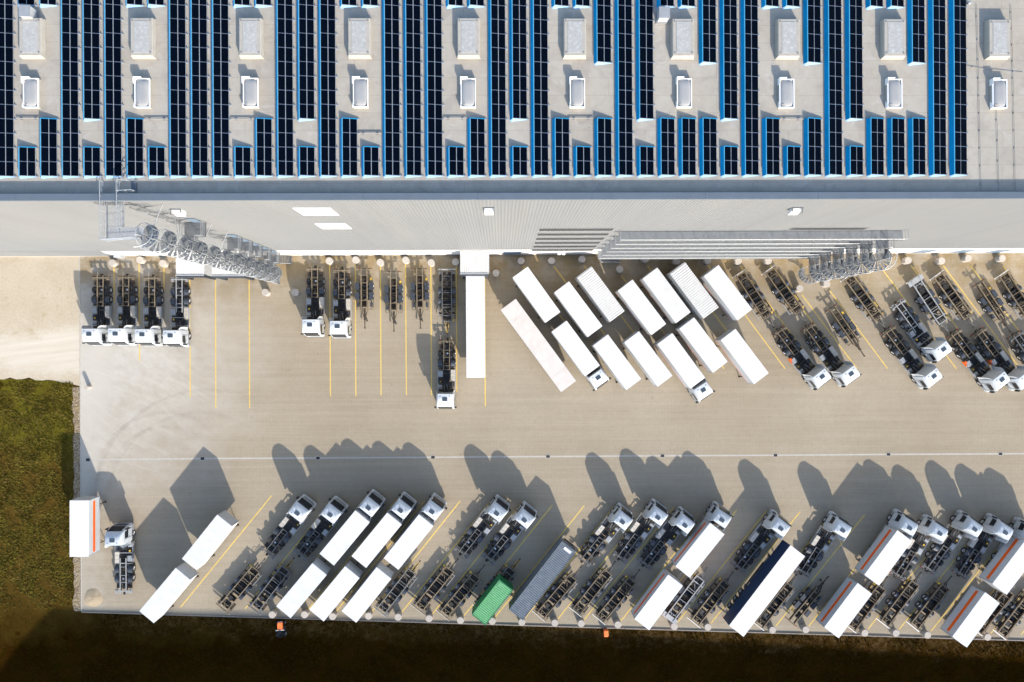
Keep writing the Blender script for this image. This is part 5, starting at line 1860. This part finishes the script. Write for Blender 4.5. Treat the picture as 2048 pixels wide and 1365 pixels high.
put_swap([zD(*q) for q in ((885, 350), (995, 440), (725, 785), (607, 690))], 'white box with orange stripe on the first striped truck of the bottom file', 'striped', False)
put_swap([zD(*q) for q in ((545, 752), (668, 863), (395, 1210), (278, 1113))], 'white box with orange stripe at the kerb, first of three striped trailer boxes', 'striped', False)
put_swap([zE(*q) for q in ((737, 382), (850, 470), (602, 802), (490, 715))], 'white box with orange stripe on the truck in the middle of the striped three', 'striped', False)
put_swap([zE(*q) for q in ((433, 785), (545, 872), (297, 1202), (188, 1110))], 'white box with orange stripe at the kerb, second of three striped trailer boxes', 'striped', False)
put_swap([zE(*q) for q in ((1710, 455), (1822, 542), (1570, 872), (1460, 785))], 'white box with orange stripe on the truck at the right edge', 'striped', False)
put_swap([zE(*q) for q in ((1400, 850), (1515, 943), (1268, 1273), (1158, 1182))], 'white box with orange stripe at the kerb, last of three striped trailer boxes', 'striped', False)
for (r_, f_, w_) in ((zD(350, 1150), zD(600, 820), 'first'), (zE(252, 1145), zE(480, 845), 'second'), (zE(1222, 1215), zE(1450, 915), 'last')):
    put_trailer(r_, f_, 'chassis trailer under the %s of three striped trailer boxes at the kerb' % w_, 'wide', 'tan')


# ---- shipping containers
def container_parts(L, W, Hh, col, nr):
    hl, hw = L / 2, W / 2
    ps = []
    z0, z1 = 0, Hh
    m = MB()
    for s in (-1, 1):
        prf = []
        st = (L - .24) / nr
        for i in range(nr):
            x = -hl + .12 + i * st
            prf += [(x, 0), (x + st * .3, 0), (x + st * .5, .04), (x + st * .8, .04)]
        prf.append((hl - .12, 0))
        k = len(prf)
        m.add([(x, s * (hw - .05 + d), z) for z in (.16, Hh - .1) for x, d in prf], [(i, i + 1, k + i + 1, k + i) for i in range(k - 1)])
    m.box(hl - .09, hl - .04, -hw + .06, hw - .06, .16, Hh - .1)
    ps.append(Part('wall', m.mesh('wall', col)))
    m = MB()
    st = (L - .2) / nr
    for i in range(nr):
        x = -hl + .1 + i * st
        q = [(x, Hh - .05), (x + st * .3, Hh - .05), (x + st * .5, Hh - .01), (x + st * .8, Hh - .01), (x + st, Hh - .05)]
        m.add([(a, -hw + .06, b) for a, b in q] + [(a, hw - .06, b) for a, b in q], [(0, 1, 6, 5), (1, 2, 7, 6), (2, 3, 8, 7), (3, 4, 9, 8)])
    ps.append(Part('roof', m.mesh('roof', M['greenroof'] if col == M['green'] else col)))
    m = MB()
    for s in (-1, 1):
        ps.append(Part('side_rail', MB().box(-hl, hl, s * (hw - .05) - .05, s * (hw - .05) + .05, 0, .15).mesh('side_rail', col)))
        ps.append(Part('roof_rail', MB().box(-hl + .165, hl - .165, s * (hw - .04) - .04, s * (hw - .04) + .04, Hh - .09, Hh).mesh('roof_rail', col)))
        for e in (-1, 1):
            m = MB().box(e * (hl - .08) - .08, e * (hl - .08) + .08, s * (hw - .08) - .08, s * (hw - .08) + .082, .151, Hh + .006)
            ps.append(Part('corner_post', m.mesh('corner_post', col)))
    for e in (-1, 1):
        ps.append(Part('end_rail', MB().box(e * (hl - .05) - .05, e * (hl - .05) + .05, -hw + .17, hw - .17, Hh - .1, Hh - .002).mesh('end_rail', col)))
    for s in (-1, 1):
        kd = MB()
        for y in (s * .3, s * .85):
            kd.cyl((-hl - .02, y, .2), (-hl - .02, y, Hh - .15), .02, n=6)
        ps.append(Part('door', MB().box(-hl + .01, -hl + .05, s * .57 - .54, s * .57 + .54, .17, Hh - .12).mesh('door', col), kids=[Part('locking_bar', kd.mesh('locking_bar', M['alu']))]))
    ps.append(Part('marking_plate', MB().box(hl - .75, hl - .35, -.75, .45, Hh - .004, Hh + .006).mesh('marking_plate', M['boxroof'])) if L > 8 else
              Part('patch', MB().box(hl - .9, hl - .2, .35, .95, Hh - .008, Hh + .002).mesh('patch', M['greenroof'])))
    return ps


def put_container(quad, label, col, nr, L=None, z=1.17, Hh=2.6):
    pts = [P(x, y, z + Hh) for x, y in quad]
    c = sum(pts, Vector()) / 4
    d = (pts[0] + pts[1]) / 2 - (pts[2] + pts[3]) / 2
    print('container', label, d.length, (pts[1] - pts[0]).length)
    place('shipping_container', container_parts(d.length, 2.44, Hh, col, nr), label, 'container', (c.x, c.y, z), math.atan2(d.y, d.x), 'corrugated steel containers')
put_container([zC(1303, 492), zC(1411, 580), zC(985, 1132), zC(878, 1042)], 'long blue grey corrugated steel container', M['bluegrey'], 42)
put_container([zC(800, 805), zC(905, 885), zC(685, 1168), zC(577, 1085)], 'short bright green corrugated steel container', M['green'], 22)
# skeleton semitrailer under the blue container
q1, q2 = P(*zC(1330, 560), 1.1), P(*zC(950, 1060), 1.1)
d = q1 - q2
ps = []
m = MB()
for s in (-1, 1):
    m.box(-5.9, 5.9, s * .5 - .07, s * .5 + .07, .85, 1.13)
for x in (-5.8, -2, 2, 5.8):
    m.box(x - .12, x + .12, -1.2, 1.2, 1.0, 1.16)
ps.append(Part('frame', m.mesh('frame', M['darkbrown'])))
for s in (-1, 1):
    for x in (-3.9, -2.6, -1.3):
        ps.append(wheel(W_TRL, x, s * 1.0, .47))
    ps.append(Part('landing_leg', MB().box(3.0, 3.15, s * .8 - .07, s * .8 + .07, .02, 1.0).mesh('landing_leg', M['black'])))
ps.append(Part('front_platform', MB().box(5.92, 6.75, -1.1, 1.1, .95, 1.1).box(6.4, 6.5, -.9, .9, 1.1, 1.3).mesh('front_platform', M['darkbrown'])))
c = (q1 + q2) / 2
place('skeleton_trailer', ps, 'dark skeleton trailer under the long blue grey container', 'trailer', (c.x, c.y, 0), math.atan2(d.y, d.x))

# ------------------------------------------------------------------ little orange machines on the verge
p = P(562, 1258, .5)
t = thing('lawn_tractor', 'small orange lawn tractor with black wheels on the dark verge below the kerb', 'lawn tractor', (p.x, p.y, 0), PI / 2 + .05)
MB().box(-.9, .9, -.22, .22, .34, .55).obj('chassis', M['black'], t, bevel=.04)
m = MB()
m.loft([[(a, b, z) for a, b in ((.0, -.38), (1.0, -.33), (1.08, 0), (1.0, .33), (.0, .38))] for z in (.55, 1.0)])
hd = m.obj('hood', M['orange'], t, bevel=.05)
MB().box(.92, 1.12, -.28, -.1, .72, .86).obj('headlight', M['lamp'], hd)
MB().box(.92, 1.12, .1, .28, .72, .86).obj('headlight', M['lamp'], hd)
MB().box(-.06, .02, -.62, .62, .95, 1.02).obj('control_bar', M['lamp'], t)
MB().box(-.95, -.5, -.27, .27, .62, .72).box(-1.0, -.9, -.27, .27, .72, 1.1).obj('seat', M['black'], t, bevel=.04)
MB().cyl((-.18, 0, 1.12), (-.16, 0, 1.15), .2, n=16).cyl((-.1, 0, .9), (-.17, 0, 1.12), .025, n=6).obj('steering_wheel', M['black'], t)
MB().box(-.75, .35, -.62, .62, .12, .26).obj('mower_deck', M['darkbrown'], t, bevel=.04)
wa, wb = wheel_parts(.38, .28), wheel_parts(.24, .2)
for s in (-1, 1):
    for (kk, x, y, r_) in ((wa, -.75, .52, .38), (wb, .72, .47, .24)):
        o = bpy.data.objects.new('wheel', kk[0])
        o.location = (x, s * y, r_)
        o.parent = t
        COL.objects.link(o)
        q = bpy.data.objects.new('rim', kk[1])
        q.parent = o
        COL.objects.link(q)
p = P(1212, 1267, .7)
t = thing('grit_bin', 'small orange bin standing on the verge below the kerb', 'grit bin', (p.x, p.y, 0), .05)
m = MB()
m.loft([[(a * k, b * k, z) for a, b in ((-.31, -.36), (-.2, -.48), (.2, -.48), (.31, -.36), (.31, .44), (-.31, .44))] for k, z in ((.86, 0), (1, .72))])
m.obj('bin', M['orange'], t, bevel=.02)
m = MB()
m.loft([[(a * k, b * k, z) for a, b in ((-.33, -.38), (-.21, -.5), (.21, -.5), (.33, -.38), (.33, .46), (-.33, .46))] for k, z in ((1, .722), (1, .78), (.8, .86))])
l_ = m.obj('lid', M['orange'], t)
MB().box(.24, .3, -.3, .36, .785, .85).obj('hinge', M['yellow'], l_)

# ------------------------------------------------------------------ unseen hall inferred south of the yard, its plan shaped to shade the verge
HS = 17.0
off = Vector((-sx, -sy, 0)).normalized() * HS / math.tan(EL)
edge_px = [(-160, 1520), (-2, 1342), (60, 1262), (104, 1216), (600, 1224), (1160, 1262), (2100, 1326), (2500, 1352)]
poly = [P(x, y) - off for x, y in edge_px]
poly = [(p.x, p.y) for p in poly]
poly += [(poly[-1][0], poly[-1][1] - 45), (poly[0][0] - 5, poly[0][1] - 45)]
nb = thing('unseen_hall', 'unseen grey hall south of the yard, shaped to shade the verge', 'hall', (0, 0, 0))
MB().prism(poly, 0, HS - .3).obj('wall', M['wall'], nb)
cx_ = sum(a for a, b in poly) / len(poly)
cy_ = sum(b for a, b in poly) / len(poly)
MB().prism(poly, HS - .298, HS).obj('roof', M['parapet'], nb)
print('HR', HR, 'DECK', DECK, 'YW', YW, 'PITCH', PITCH, 'MLEN', MLEN, 'objs', len(bpy.data.objects))
